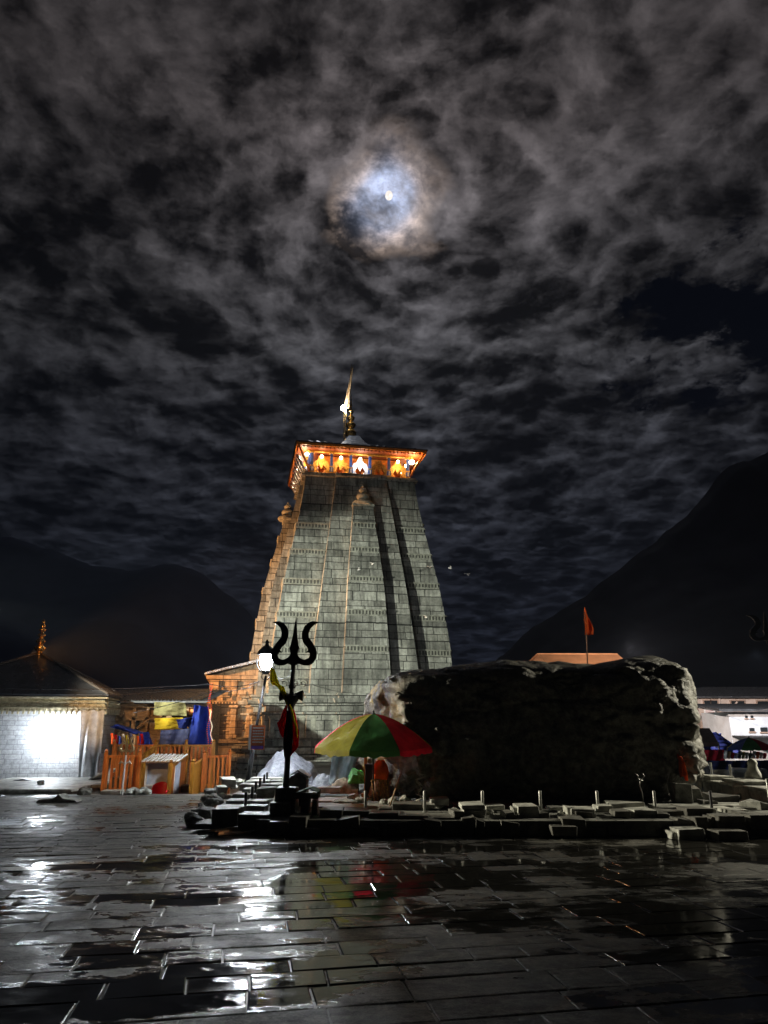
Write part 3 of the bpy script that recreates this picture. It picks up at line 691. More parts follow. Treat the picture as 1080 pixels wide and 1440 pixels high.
# entrance hall running back from the tower, lit warm
hl = MB()
def hall_out(o, z_): return [(-6.9-o, -1.2-o, z_), (-4.0, -1.2-o, z_), (-4.0, 9+o, z_), (-6.9-o, 9+o, z_)]
hl.loft([hall_out(o, z_) for z_, o in ((-0.7,0.3),(0.2,0.3),(0.22,0.1),(0.8,0.1),(0.82,0.22),(0.95,0.22),(0.97,0.0),(2.55,0.0),(2.57,0.12),(2.7,0.16),(2.72,0.04),(3.7,0.04),(3.72,0.2),(3.9,0.2))])
hl.build('hall_wall', M_hall, temple)
hp = MB()
for x_ in (-6.6,-5.75,-5.0): 
    hp.box((x_, -1.25, 1.75), (0.26, 0.2, 1.55)); hp.box((x_, -1.27, 2.45), (0.4, 0.28, 0.14)); hp.box((x_, -1.27, 1.1), (0.4, 0.28, 0.14))
    hp.box((x_+0.4, -1.27, 3.05), (0.5, 0.12, 0.35)); hp.box((x_+0.4, -1.28, 3.05), (0.3, 0.18, 0.2)); hp.box((x_, -1.26, 3.3), (0.2, 0.16, 0.7))
for i in range(7): hp.box((-6.75+i*0.44, -1.24, 0.55), (0.10, 0.14, 0.45)); hp.box((-6.75+i*0.44, -1.24, 3.05), (0.09, 0.12, 0.6))
for z_ in (1.35, 1.7, 2.05): hp.box((-5.45, -1.22, z_), (2.8, 0.06, 0.05))
for i in range(20): hp.box((-6.85+i*0.145, -1.36, 2.62), (0.07, 0.1, 0.1))
hp.build('hall_pilaster', M_hall, temple, bevel=0.01)
hr = MB(); hr.loft([[(-7.2,-1.5,3.9),(-3.9,-1.5,4.75),(-3.9,9.3,4.75),(-7.2,9.3,3.9)], [(-7.2,-1.5,4.0),(-3.9,-1.5,4.88),(-3.9,9.3,4.88),(-7.2,9.3,4.0)]])
hr.add([(-6.9,-1.2,3.89),(-4.0,-1.2,3.89),(-4.0,-1.2,4.72),(-4.0,9,3.89),(-6.9,9,3.89),(-4.0,9,4.72)], [(0,1,2),(3,4,5),(0,2,5,4)], 1)
hr.build('hall_roof', [M_silver, M_hall], temple)

# ============ boulder ============
def build_boulder():
    TOP = [(512,985),(520,960),(545,944),(600,947),(640,944),(700,938),(760,939),(830,941),(862,934),(885,929),(905,926),(945,930),(968,944),(985,972),(990,985)]
    Yc = 15.9; hx = (PX(985, Yc, 2) - PX(514, Yc, 2))/2; cx = (PX(985, Yc, 2)+PX(514, Yc, 2))/2; hy = 1.5
    hx += 0.10
    m = bmesh.new(); bmesh.ops.create_cube(m, size=2.0)
    bmesh.ops.subdivide_edges(m, edges=m.edges[:], cuts=64, use_grid_fill=True)
    def topz(x):
        px = 540 + (x+cx)/ (Yc*math.cos(PITCH)+1.2*math.sin(PITCH))*FOC
        for (a, ya), (b, yb) in zip(TOP, TOP[1:]):
            if a <= px <= b: yy = ya+(yb-ya)*(px-a)/(b-a); break
        else: yy = 985
        return P(px, yy, Yc-0.5).z
    for v in m.verts:
        p = v.co.copy(); n = 4.0
        L = (abs(p.x)**n+abs(p.y)**3.6+abs(p.z)**n)**(1/n); q = p/max(L, 1e-6)
        x = q.x*hx; z01 = (q.z+1)/2
        # undercut towards the base at both ends
        if q.x > 0: x *= 1 - 0.11*(1-z01)**1.2 + 0.02
        else: x *= 1 + 0.02*(1-z01)
        y = q.y*hy*(1.0-0.12*z01)
        if q.y > 0: y *= 1.15
        s1 = max(0.0, 1-(x+hx)/(0.55+0.85*(1-z01))); s2 = max(0.0, 1-(hx-x)/0.8)
        y += (s1*2.3 + s2*1.3)*(1-q.y)/2
        zt = topz(max(-hx, min(hx, q.x*hx)))
        z = 0.08 + z01*(zt-0.08)
        pos = Vector((x, y, z))
        d = mnoise.fractal(pos*0.9+Vector((5,1,2)), 0.7, 2.1, 8)*0.15 + (abs(mnoise.noise(pos*1.6+Vector((1,7,0)))))*0.14 + mnoise.fractal(pos*3.6, 0.7, 2.1, 6)*0.045
        crack = mnoise.noise(Vector((x*1.3+z*0.9, y, z*2.4-x*0.6)))
        d -= 0.10*math.exp(-(crack/0.07)**2)
        nn = Vector((q.x**3, q.y**3, q.z**3)).normalized()
        k = 0.25 if q.z > 0.8 else 1.0
        v.co = pos + nn*d*k
    me = bpy.data.meshes.new('boulder'); m.to_mesh(me); m.free()
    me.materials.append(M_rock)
    for p in me.polygons: p.use_smooth = True
    o = bpy.data.objects.new('boulder', me); COL.objects.link(o); o.location = (cx, Yc, 0.12)
    return tag(o, 'huge dark boulder as long as a bus, standing behind the temple', 'boulder')
build_boulder()

# ============ stone platform ============
PLZ = 0.22
pf = MB()
r2 = random.Random(11)
def plat_ring(z_, o): return [(-1.95-o, 11.75-o, z_), (1.4, 11.6-o, z_), (4.5, 11.62-o, z_), (8.2, 11.7-o, z_), (14.5, 11.9-o, z_), (14.5, 30, z_), (-3.35, 30, z_), (-3.2-o, 17.8, z_), (-2.5-o, 14, z_)]
pf.loft([plat_ring(-0.1, 0), plat_ring(PLZ, 0)])
platform = tag(pf.build('stone_platform', masonry('platform_stone', (0.17,0.17,0.15), (0.11,0.11,0.095), 0.8, 0.42, 0.012, stain=0.4, streak=False)), 'long low stone platform that carries the boulder and the loose slabs', 'platform')  # shade among the loose slabs is put into this dark stone colour

SLAB_G = 'loose stone slabs lying about the platform and plaza'
def slab(x, y, z, w, d, h, rot=0.0, mat=None, label=None, jit=0.012, name='cut_stone', tilt=0.0, n=1, group=SLAB_G, cat='slab'):
    m = MB()
    zz = 0
    for i in range(n):
        hh = h/n
        R = Matrix.Rotation(tilt, 3, 'Y')
        m.box((r2.uniform(-.015,.015)*(n > 1), r2.uniform(-.015,.015)*(n > 1), zz+hh/2), (w*(1-0.03*(n > 1)*r2.random()), d, hh-0.004*(n > 1)), rot, jit=jit, R=R)
        zz += hh
    global rnd
    o = m.build(name, mat or M_slab, bevel=0.008)
    o.location = (x, y, z); tag(o, label, cat, group); return o
def slab_px(px0, px1, pyt, Y, d, h, **k):
    """front top edge from px0 to px1 at row pyt, Y metres ahead"""
    a = P(px0, pyt, Y); b = P(px1, pyt, Y)
    return slab((a.x+b.x)/2, Y+d/2, a.z-h, b.x-a.x, d, h, **k)

# ---- slabs: right-hand edge of the platform ----
S = slab_px
S(606, 632, 1124, 13.2, 0.45, 0.10, label='short pale slab with a lit top, between the umbrella and the tall slab stack')
S(598, 612, 1131, 13.0, 0.3, 0.06, mat=M_rubble, label='thin broken slab at the foot of the short pale slab right of the umbrella')
S(651, 683, 1132, 11.95, 0.55, 0.46, n=6, label='tall stack of thin slabs with its left side lit, in front of the boulder', name='slab_stack', cat='slab stack')
S(683, 709, 1133, 12.6, 0.4, 0.07, label='thin slab lying flat just right of the tall slab stack')
S(728, 758, 1134, 12.0, 0.5, 0.20, n=2, label='pair of thick slabs beside the steel post, centre of the boulder front')
S(721, 729, 1137, 12.05, 0.35, 0.16, n=2, mat=M_rubble, label='narrow upright chip of stone leaning on the pair of thick slabs')
S(773, 794, 1135, 12.7, 0.35, 0.05, label='small thin slab lying between two steel posts in front of the boulder')
S(806, 840, 1137, 12.0, 0.45, 0.16, rot=-0.12, n=2, label='skewed double slab with a lit left end, under the fifth steel post')
S(797, 806, 1135, 12.1, 0.3, 0.14, label='small square stone touching the left end of the skewed double slab')
S(859, 907, 1128, 12.6, 0.42, 0.13, jit=0.03, label='long rounded kerb stone with a bright rim, right of the boulder centre')
S(840, 862, 1134, 12.3, 0.35, 0.08, label='dark slab between the skewed double slab and the long rounded kerb stone')
S(890, 925, 1139, 12.0, 0.45, 0.14, rot=0.08, n=2, label='double slab in front of the long rounded kerb stone')
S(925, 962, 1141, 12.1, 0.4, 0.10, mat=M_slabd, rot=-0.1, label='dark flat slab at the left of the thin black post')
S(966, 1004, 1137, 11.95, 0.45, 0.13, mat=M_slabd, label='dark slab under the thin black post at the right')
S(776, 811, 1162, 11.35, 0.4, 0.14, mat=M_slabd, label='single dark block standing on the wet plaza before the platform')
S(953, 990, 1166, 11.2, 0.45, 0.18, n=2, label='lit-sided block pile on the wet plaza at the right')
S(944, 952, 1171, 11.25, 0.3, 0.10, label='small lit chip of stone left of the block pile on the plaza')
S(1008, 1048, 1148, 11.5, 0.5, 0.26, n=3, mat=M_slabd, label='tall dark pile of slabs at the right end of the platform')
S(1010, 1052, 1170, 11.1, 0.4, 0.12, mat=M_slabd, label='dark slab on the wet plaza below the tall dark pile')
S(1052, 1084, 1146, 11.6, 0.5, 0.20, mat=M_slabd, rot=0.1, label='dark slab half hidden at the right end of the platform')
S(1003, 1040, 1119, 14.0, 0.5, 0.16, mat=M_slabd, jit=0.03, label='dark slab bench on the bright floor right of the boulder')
S(990, 1010, 1127, 13.6, 0.35, 0.05, mat=M_slabd, label='thin dark slab beside the bench on the bright floor')
S(1062, 1082, 1129, 13.0, 0.5, 0.2, mat=M_rubble, jit=0.05, rot=0.3, label='rough tilted block at the right edge of the bright floor')
S(1020, 1052, 1139, 12.6, 0.3, 0.05, label='thin pale slab lying before the bright floor')
for i, (a, b) in enumerate(((636,650),(758,772),(709,722),(812,836),(866,888),(926,944),(1040,1060))):
    S(a, b, 1141+(i*3) % 4, 11.85+0.1*(i % 2), 0.4, 0.08, mat=M_slabd, rot=r2.uniform(-.15,.15), label=None).__setitem__('label', ('small dark slab filling the gap left of the tall slab stack','small dark slab between the thick pair and the small thin slab','small dark slab left of the narrow upright chip','dark slab lying below the skewed double slab','dark slab below the left half of the long rounded kerb stone','dark slab just right of the double slab','dark slab between the tall dark pile and the half-hidden slab')[i])
# ---- slabs: left-hand cluster, courses running back towards the lamp ----
courses = [(304,372,1134,12.6,0.40,0.14),(317,374,1126,13.4,0.40,0.12),(326,360,1117,14.3,0.42,0.14),(340,362,1110,15.2,0.42,0.14),(336,396,1103,16.1,0.42,0.14),(345,398,1098,17.0,0.42,0.16),(352,397,1094,17.8,0.4,0.18)]
names = ['nearest','second','third','fourth','fifth','sixth','farthest']
for (a, b, y_, Y_, d_, h_), nm in zip(courses, names):
    mid_ = a + (b-a)*(0.38+0.25*r2.random())
    S(a, mid_-1, y_, Y_, d_, h_, label='left slab of the %s lit course beside the trident' % nm, rot=r2.uniform(-.03,.03))
    S(mid_+1, b, y_+r2.uniform(-1,1), Y_, d_, h_*0.9, label='right slab of the %s lit course beside the trident' % nm, rot=r2.uniform(-.03,.03))
S(297, 333, 1140, 11.9, 0.5, 0.24, mat=M_slabd, rot=0.05, jit=0.03, label='big dark slab with a sloping top at the front left corner of the pile')
S(273, 300, 1158, 12.0, 0.45, 0.08, mat=M_slabd, label='low dark slab on the plaza at the far left foot of the pile')
S(279, 297, 1137, 12.9, 0.4, 0.18, mat=M_rubble, jit=0.04, label='squarish dark stone behind the low slab at the left foot of the pile')
S(360, 386, 1106, 14.4, 0.45, 0.24, mat=M_rubble, jit=0.04, label='rough dark block just left of the trident pedestal')
S(379, 406, 1129, 12.1, 0.45, 0.28, mat=M_slabd, label='dark block standing before the trident pedestal')
S(377, 405, 1156, 11.5, 0.35, 0.12, mat=M_slabd, label='low dark block on the plaza below the trident')
S(335, 378, 1146, 11.9, 0.45, 0.22, mat=M_slabd, rot=-0.04, label='wide dark slab right of the sloping corner slab')
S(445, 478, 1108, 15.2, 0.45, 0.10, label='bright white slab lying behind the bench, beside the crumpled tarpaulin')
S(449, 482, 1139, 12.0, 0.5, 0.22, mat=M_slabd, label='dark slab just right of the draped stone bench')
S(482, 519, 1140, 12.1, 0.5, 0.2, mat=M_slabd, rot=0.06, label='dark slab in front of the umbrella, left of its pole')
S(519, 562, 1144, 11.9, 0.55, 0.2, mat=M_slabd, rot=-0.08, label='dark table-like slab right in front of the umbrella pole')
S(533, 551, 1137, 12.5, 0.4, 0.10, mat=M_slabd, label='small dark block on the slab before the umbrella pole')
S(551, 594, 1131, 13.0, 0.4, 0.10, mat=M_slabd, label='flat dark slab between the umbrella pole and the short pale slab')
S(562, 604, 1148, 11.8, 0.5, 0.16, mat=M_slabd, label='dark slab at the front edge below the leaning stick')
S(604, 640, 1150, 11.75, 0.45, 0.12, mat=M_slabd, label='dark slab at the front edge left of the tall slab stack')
S(298, 312, 1108, 15.4, 0.9, 0.14, rot=0.25, label='white-lit slab at the left rim of the pile, nearer one')
S(305, 324, 1096, 17.2, 1.0, 0.16, rot=0.25, label='white-lit slab at the left rim of the pile, farther one')

# rubble stones along the left side (each its own thing)
def stone(px, py, Y, r, mat=M_rubble, sq=0.7, label=None, seed=0, name='rubble_stone', cat='stone', group='rubble stones round the slab pile', z0=None):
    c = P(px, py, Y); m = bmesh.new(); bmesh.ops.create_icosphere(m, subdivisions=3, radius=1)
    for v in m.verts:
        d = 1+0.35*mnoise.noise(v.co*1.1+Vector((seed*3.1,seed,0)))+0.15*mnoise.noise(v.co*3+Vector((seed,0,1)))
        q = v.co*d; q.z = max(q.z, -0.75); v.co = Vector((q.x*r, q.y*r*0.9, q.z*r*sq))
    me = bpy.data.meshes.new(name); m.to_mesh(me); m.free(); me.materials.append(mat)
    for p in me.polygons: p.use_smooth = (r < 0.09)
    o = bpy.data.objects.new(name, me); COL.objects.link(o); o.location = c if z0 is None else (c.x, Y, z0+r*sq*0.6)
    return tag(o, label, cat, group)
spots = [(276,1150,12.6,.17),(283,1128,14,.16),(290,1122,14.6,.12),(270,1140,13.6,.13),(297,1127,13.8,.13),(300,1117,14.8,.12),(288,1113,15.5,.11),(307,1121,14.2,.10),(295,1106,16.2,.11),(304,1104,16.5,.10),(322,1090,18.2,.14),(338,1087,18.6,.13),(329,1096,17.6,.10),(312,1112,15.4,.09)]
words = ['largest dark stone at the foot of the pile, near the low slab','upright dark stone behind the largest stone of the pile','round stone at the left rim of the slab pile','stone farthest left on the plaza by the pile','stone leaning on the squarish dark stone','stone below the white-lit rim slabs','small stone at the back left of the pile','small stone against the second lit course','stone beside the farther white-lit rim slab','small stone between the two white-lit rim slabs','pale stone heaped left of the lamp post foot','pale stone touching the lamp post foot','small pale stone before the lamp post','smallest stone lying in the rubble near the third lit course']
for i, ((px, py, Y, r), wd) in enumerate(zip(spots, words)):
    stone(px, py, Y, r, label=wd, seed=i, z0=0.0 if i in (0,1,3,6) else PLZ-0.02, mat=M_rubble if i < 10 else M_slab)
# loose bits on the platform in front of the boulder
k = 0
for px, Y, r, wd in ((688,12.4,.07,'small rough stone right of the tall slab stack'),(716,12.2,.08,'rough stone heaped before the narrow upright chip'),(745,12.6,.06,'tiny stone behind the thick slab pair'),(788,12.3,.06,'tiny stone before the small thin slab'),(916,13.2,.07,'stone behind the double slab'),(1000,12.6,.07,'stone at the foot of the thin black post'),(1046,14.8,.12,'stone at the far side of the bright floor'),(618,13.4,.08,'stone behind the short pale slab'),(640,12.4,.09,'stone leaning on the left of the tall slab stack'),(1013,17.6,.20,'pale stone behind the low wall beside the red stall'),(1030,17.2,.14,'pale stone behind the low wall between two steel posts'),(1040,17.8,.12,'small pale stone behind the low wall near the market umbrella'),(1070,16.5,.12,'small pale stone at the right end of the low wall')):
    stone(px, 1130, Y, r, seed=20+k, label=wd, z0=PLZ, mat=M_rubble if k < 9 else M_slab); k += 1

# steel posts
def post(px, Y, top, z0=PLZ, mat=None, label=''):
    t_ = P(px, top, Y); m = MB(); r = 0.024
    m.lathe((0,0,0), [(r*1.9,0),(r*1.9,0.012),(r,0.014),(r,t_.z-z0-0.01),(r*0.8,t_.z-z0)], 14)
    o = m.build('steel_post', mat or M_steel, autos=0.6); o.location = (t_.x, Y, z0)
    return tag(o, label, 'post', 'short steel posts round the platform')
for i, (px, top) in enumerate(((514,1112),(597,1112),(678,1112),(759,1112),(839,1112),(919,1112),(998,1112))):
    post(px, 12.75, top, mat=M_steel if i < 6 else M_pole, label=['steel post left of the umbrella pole','steel post right of the umbrella, against the dark boulder','steel post just right of the tall slab stack','steel post beside the thick slab pair','steel post above the skewed double slab','steel post by the double slab near the boulder right end','thin black post before the bright floor at the right'][i])
for i, (px, top, Y) in enumerate(((346,1114,12.75),(355,1106,13.8),(360,1099,14.8),(366,1094,15.8),(372,1089,16.8),(376,1086,17.8))):
    post(px, Y, top, mat=M_pole, label='dark post in the receding row left of the trident, %s' % ['nearest one','second nearest','third from the front','fourth from the front','second from the back','farthest one'][i])
for i, (px, top, Y) in enumerate(((975,1068,19.5),(999,1072,17.9),(1026,1075,16.6),(1055,1078,15.4),(1078,1095,13.2))):
    post(px, Y, top, label=['steel post close to the boulder right side, farthest back','steel post in front of the crimson stall','steel post before the navy cloth of the market','steel post touching the pale upright stone','steel post at the far right of the platform'][i])

# low wall on the right
lw = MB(); a = P(978,1093,17.2); b = P(1100,1112,13.6)
d_ = Vector((b.x-a.x, b.y-a.y, 0)); L = d_.length; an = math.atan2(d_.y, d_.x)
n = 9
for i in range(n):
    p = Vector((a.x, a.y, 0)) + d_*((i+0.5)/n)
    lw.box((p.x, p.y, PLZ+0.115), (L/n-0.012, 0.42, 0.23), an, jit=0.008)
for i in range(6):
    p = Vector((a.x, a.y, 0)) + d_*((i+0.5)/6)
    lw.box((p.x, p.y+0.05, PLZ+0.255), (L/6-0.02, 0.55, 0.05), an+0.01*(i % 3-1), jit=0.008)
tag(lw.build('low_wall', M_slab, bevel=0.008), 'low wall of squared stone blocks running to the right edge', 'wall')
slab(P(1008,1096,16.2).x, 16.3, PLZ+0.285, 0.75, 0.5, 0.06, rot=an, label='thin lit slab lying on the low wall before the crimson stall')
slab(P(1050,1100,15).x, 15.0, PLZ+0.285, 0.9, 0.6, 0.07, rot=an, label='broad lit slab lying on the low wall below the pale upright stone')
# pale upright stone (weathered idol-like block)
us = MB(); us.loft([[(r_*math.cos(a_)*(1+0.2*math.sin(3*a_+z_*5)), r_*0.8*math.sin(a_), z_) for a_ in [j*math.pi/5 for j in range(10)]] for r_, z_ in ((0.16,0),(0.15,0.08),(0.10,0.17),(0.08,0.24),(0.095,0.29),(0.07,0.35),(0.02,0.38))])
o = us.build('upright_stone', M_slab, smooth=True); o.location = (PX(1063,15.3,.5), 15.35, PLZ+0.355); tag(o, 'pale upright stone shaped like a seated figure on the low wall', 'stone')

# ---- ground blocks on the left ----
S(8, 44, 1149, 13.9, 0.35, 0.09, mat=M_slabd, rot=-0.06, label='dark kerb stone alone on the plaza at the left edge')
stn = MB(); stn.prism([(-0.42,0),(-0.36,0.06),(-0.05,0.08),(0.06,0.17),(0.16,0.08),(0.42,0.05),(0.46,0)], 0.35)
o = stn.build('stone_shard', M_rubble, bevel=0.01); o.location = (PX(82,16.6,0), 16.6, 0.012); tag(o, 'dark broken shard with a raised tip on the left plaza', 'stone')
S(96, 108, 1130, 16.4, 0.2, 0.05, label='flat chip lying right of the broken shard', mat=M_slabd)
lg = MB(); A0 = P(78,1109,18.5); lg.box((-9.35, 20.6, 0.06), (3.3, 4.0, 0.12), 0.02, jit=0.03)
tag(lg.build('stone_terrace', M_slab, bevel=0.01), 'low pale stone terrace in front of the white shrine', 'terrace')
S(128, 153, 1103, 19.6, 0.4, 0.08, mat=M_slabd, label='flat dark slab on the terrace, left of the stone cube')
S(155, 168, 1093, 19.5, 0.25, 0.24, mat=M_rubble, label='small stone cube standing on the terrace', name='stone_cube', cat='stone block')
S(141, 170, 1112, 18.35, 0.3, 0.08, label='long low slab at the front of the terrace')
S(78, 94, 1103, 20.5, 0.3, 0.06, mat=M_slabd, label='small dark slab at the back left of the terrace')
stone(118, 1115, 18.3, .16, seed=41, label='dark round stone left of the long low slab on the left', z0=0.0)
stone(57, 1106, 20.0, .10, seed=42, label='small stone near the shrine wall', z0=0.1)
mdm = MB(); mdm.prism([(-0.6,0),(-0.4,0.07),(-0.1,0.10),(0.2,0.15),(0.5,0.10),(0.62,0)], 0.5)
o = mdm.build('dark_sack', M_greytarp, bevel=0.02); o.location = (PX(27,21.5,.1), 21.5, 0.012); tag(o, 'flat dark sack lying before the white shrine wall', 'sack')
for i, (px, Y) in enumerate(((182,18.4),(188,18.5),(195,18.4),(201,18.5),(207,18.45))):
    stone(px, 1112, Y, .12+.02*(i % 2), seed=50+i, mat=M_slab, label='rough stone in the heap left of the red chair, %s' % ('leftmost','second from left','middle one','second from right','nearest the chair')[i], z0=0.0, group='heap of stones left of the red chair')

# ============ trident ============
def trident_outline():
    c = [(675,85),(690,200),(704,330),(722,420),(735,445),(722,480),(716,520)]
    arm = [(716,520),(745,560),(800,582),(848,562),(862,522),(846,498),(808,502),(838,470),(822,440),(775,390),(755,330),(752,270),(775,205),(815,160),(870,138),(950,150),(895,175),(852,220),(832,275),(836,325),(872,372),(915,430),(940,500),(936,560),(905,615),(858,645),(790,645),(740,625),(700,640)]
    right = c[:-1] + arm + [(700,700)]
    pts = [((x-675)*0.00151, (900-y)*0.00151) for x, y in right]
    left = [(-x, y) for x, y in reversed(pts[1:])]
    return pts + left
TY_ = 12.55
pt_ = P(411, 960, TY_); pb_ = P(402, 1108, TY_)
TG = empty('iron_trident', (pb_.x, TY_, pb_.z), 'tall black iron trident planted on a stone pedestal, arms curling outwards', 'trident')
lean = (pt_.x-pb_.x)/(pt_.z-pb_.z)
Mt = Matrix.Shear('XY', 4, (0,0)) if False else Matrix(((1,0,lean,0),(0,1,0,0),(0,0,1,0),(0,0,0,1)))
h0 = P(411, 968, TY_).z - pb_.z
hd = MB(); hd.prism(trident_outline(), 0.05, M=Mt @ Matrix.Translation((0,0,h0))); hd.build('prongs', M_black, TG, bevel=0.008)
sh = MB(); sh.tube([Mt @ Vector((0,0,z_)) for z_ in (0, 0.8, 1.6, h0+0.35)], [0.05,0.045,0.042,0.035], 12); sh.build('shaft', M_black, TG, smooth=True)
kb = MB(); kb.lathe((0,0,h0-0.02), [(0.03,0),(0.06,0.03),(0.065,0.07),(0.04,0.11),(0.05,0.15),(0.03,0.18)], 14, M=Mt); kb.build('knob', M_black, TG, smooth=True)
dm = MB(); dm.loft([[Mt @ Vector((x_, r_*math.cos(a_), h0-0.12+r_*math.sin(a_))) for a_ in [j*math.pi/8 for j in range(16)]] for x_, r_ in ((-0.20,0.09),(-0.185,0.09),(-0.05,0.035),(0.05,0.035),(0.185,0.09),(0.20,0.09))]); dm.build('drum', M_black, TG, autos=0.6)
cn = MB(); cn.lathe((0,0,h0-0.42), [(0.045,0),(0.06,0.12),(0.13,0.24),(0.14,0.30),(0.03,0.34)], 14, M=Mt); cn.build('collar', M_black, TG, autos=0.8)
S(387, 417, 1108, 12.35, 0.42, 0.32, mat=M_slabd, label='dark square stone pedestal under the big trident', name='stone_pedestal', cat='pedestal', group=None)
# cloths tied round the trident
def ribbon(name, pts, widths, Y, mat, label, cat, wave=0.03):
    m = MB(); c = [P(px, py, Y) for px, py in pts]; n = 26
    def fn(u, v):
        t_ = v*(len(c)-1); i = min(int(t_), len(c)-2); f = t_-i
        p = c[i].lerp(c[i+1], f); w_ = widths[i]+(widths[i+1]-widths[i])*f
        return (p.x+(u-0.5)*w_, p.y-0.09+wave*math.sin(u*11+v*9), p.z+0.02*math.sin(u*6+v*14))
    m.grid(8, n, fn); o = m.build(name, mat, smooth=True, solid=0.008); return tag(o, label, cat)
ribbon('yellow_scarf', [(384,940),(386,958),(394,966),(401,975),(404,990)], [0.07,0.13,0.12,0.07,0.04], TY_, M_yellowc, 'bright yellow scarf knotted to the trident drum beside the lamp', 'scarf')
ribbon('red_cloth', [(404,992),(400,1008),(397,1018),(400,1030),(402,1042)], [0.03,0.10,0.15,0.12,0.02], TY_, M_redc, 'red cloth tied to the trident shaft below the yellow scarf', 'cloth')
ribbon('long_scarf', [(410,990),(414,1010),(417,1030),(415,1048),(409,1062)], [0.04,0.08,0.10,0.14,0.03], TY_+0.1, M_redc, 'dark red scarf with a yellow edge hanging down the right of the trident shaft', 'scarf')
ribbon('yellow_edging', [(409,992),(413,1008),(418,1026),(419,1036)], [0.02,0.035,0.03,0.01], TY_-0.02, M_yellowc, 'narrow yellow strip of cloth at the right of the trident shaft', 'scarf')
ribbon('dark_drape', [(407,1000),(407,1020),(406,1045),(404,1075)], [0.06,0.12,0.16,0.05], TY_-0.04, pmat('black_cloth', (0.02,0.012,0.012), 0.8, var=0.3), 'black cloth wound thickly round the trident shaft', 'cloth')

# ============ street lamp ============
LY = 18.0
lb = P(348, 1104, LY); lt = P(374, 950, LY)
SL = empty('street_lamp', (lb.x, LY, PLZ), 'tall street lamp with a glowing white globe behind the trident', 'street lamp')
def rel(p, o=SL): return Vector(p)-Vector(o.location)
pm = MB(); p0 = rel((lb.x, LY, PLZ)); p1 = rel(P(356,1050,LY)); p2 = rel(P(361,1020,LY)); p3 = rel(lt)
pm.lathe(p0, [(0.13,0),(0.13,0.05),(0.08,0.10),(0.07,0.14)], 14); pm.tube([p0, p1], [0.065,0.055], 12); pm.build('lower_pole', M_pole, SL, smooth=True)
pm = MB(); pm.tube([p1, p2, p3], [0.042,0.036,0.03], 10); pm.build('upper_pole', M_pole, SL, smooth=True)
g = rel(P(374.5, 929, LY)); 
hm = MB()
hm.tube([g+Vector((0.24*math.cos(a_), 0, 0.24*math.sin(a_)*1.15-0.02)) for a_ in [math.radians(d0) for d0 in range(165, 400, 15)]], 0.016, 6)
hm.tube([g+Vector((0.10*math.cos(a_), 0, -0.38+0.09*math.sin(a_))) for a_ in [j*math.pi/8 for j in range(17)]], 0.014, 6)
hm.build('scroll_bracket', M_pole, SL, smooth=True)
cp_ = MB(); cp_.lathe(g, [(0.20,0.13),(0.235,0.15),(0.22,0.22),(0.13,0.32),(0.06,0.37),(0.04,0.42),(0.055,0.45),(0.01,0.52)], 20); cp_.build('lantern_cap', M_pole, SL, autos=0.7)
cu = MB(); cu.lathe(g, [(0.02,-0.34),(0.06,-0.33),(0.13,-0.27),(0.13,-0.255),(0.02,-0.25)], 20); cu.build('pole_shade_cup', M_pole, SL, autos=0.7)  # added cup that keeps the globe's glare off the pole
gl = MB(); gl.lathe(g, [(0.01,-0.24),(0.08,-0.22),(0.14,-0.13),(0.165,0),(0.15,0.10),(0.12,0.14),(0.01,0.145)], 24)
M_lampglobe = pmat('street_lamp_globe', (1,1,1), 0.5, emit=(0.90,0.96,1.0), estr=70.0)
gl.build('globe', M_lampglobe, SL, smooth=True)
lamp('street_light', 'POINT', tuple(g+Vector((0,0,-0.05))), 4000, (0.90,0.96,1.0), None, 0.195, parent=SL)
# sign board on the pole
sg = P(361, 1037, LY-0.10)
SG = empty('sign_board', sg, 'orange notice board with white lines, strapped to the lamp post', 'sign', rz=-0.12)
bd = MB(); bd.box((0.03,0,0), (0.33,0.02,0.56)); bd.build('panel', M_signo, SG)
bd = MB(); bd.box((-0.17,0.03,0.0), (0.10,0.015,0.58), -0.7); bd.build('side_panel', M_signw, SG)
bd = MB(); bd.box((0.03,-0.014,-0.225), (0.30,0.004,0.075)); bd.build('footer_strip', M_signp, SG)
tx_ = MB()
for i in range(6):
    x_ = -0.10
    while x_ < 0.15:
        w_ = r2.uniform(0.015, 0.04); tx_.box((x_+w_/2, -0.0125, 0.215-i*0.065), (w_, 0.004, 0.020+0.008*r2.random())); x_ += w_+0.010
    tx_.box((0.03, -0.0125, 0.228-i*0.065), (0.26, 0.004, 0.007))
tx_.build('lettering', M_signw, SG)

# ============ tarpaulin-covered heaps ============
def heap(name, pxs, pys, Y, depth, mat, label, cat, seed, base=PLZ, cres=1.0):
    a = P(pxs[0], pys[0], Y); b = P(pxs[-1], pys[-1], Y); m = MB()
    def fn(u, v):
        t_ = u*(len(pxs)-1); i = min(int(t_), len(pxs)-2); f = t_-i
        px = pxs[i]+(pxs[i+1]-pxs[i])*f; py = pys[i]+(pys[i+1]-pys[i])*f
        tp = P(px, py, Y); ht = tp.z-base
        c = math.sin(math.pi*v)**0.55
        q = Vector((tp.x*3, v*4, seed))
        nz = 0.10*cres*(abs(mnoise.noise(q))*2-0.4)+0.05*cres*mnoise.noise(q*3.1)
        return (tp.x, Y+(v-0.5)*depth+nz*0.8, base+max(0.0, ht*c+nz*(ht > 0.1)*min(1,c*2)))
    m.grid(44, 30, fn); o = m.build(name, mat, smooth=True); return tag(o, label, cat)
heap('tarpaulin_heap', [362,374,390,400,412,425,440,446], [1098,1080,1060,1055,1056,1066,1080,1098], 19.4, 2.2, M_greytarp, 'large heap under a crumpled grey tarpaulin behind the trident', 'heap', 1.3)
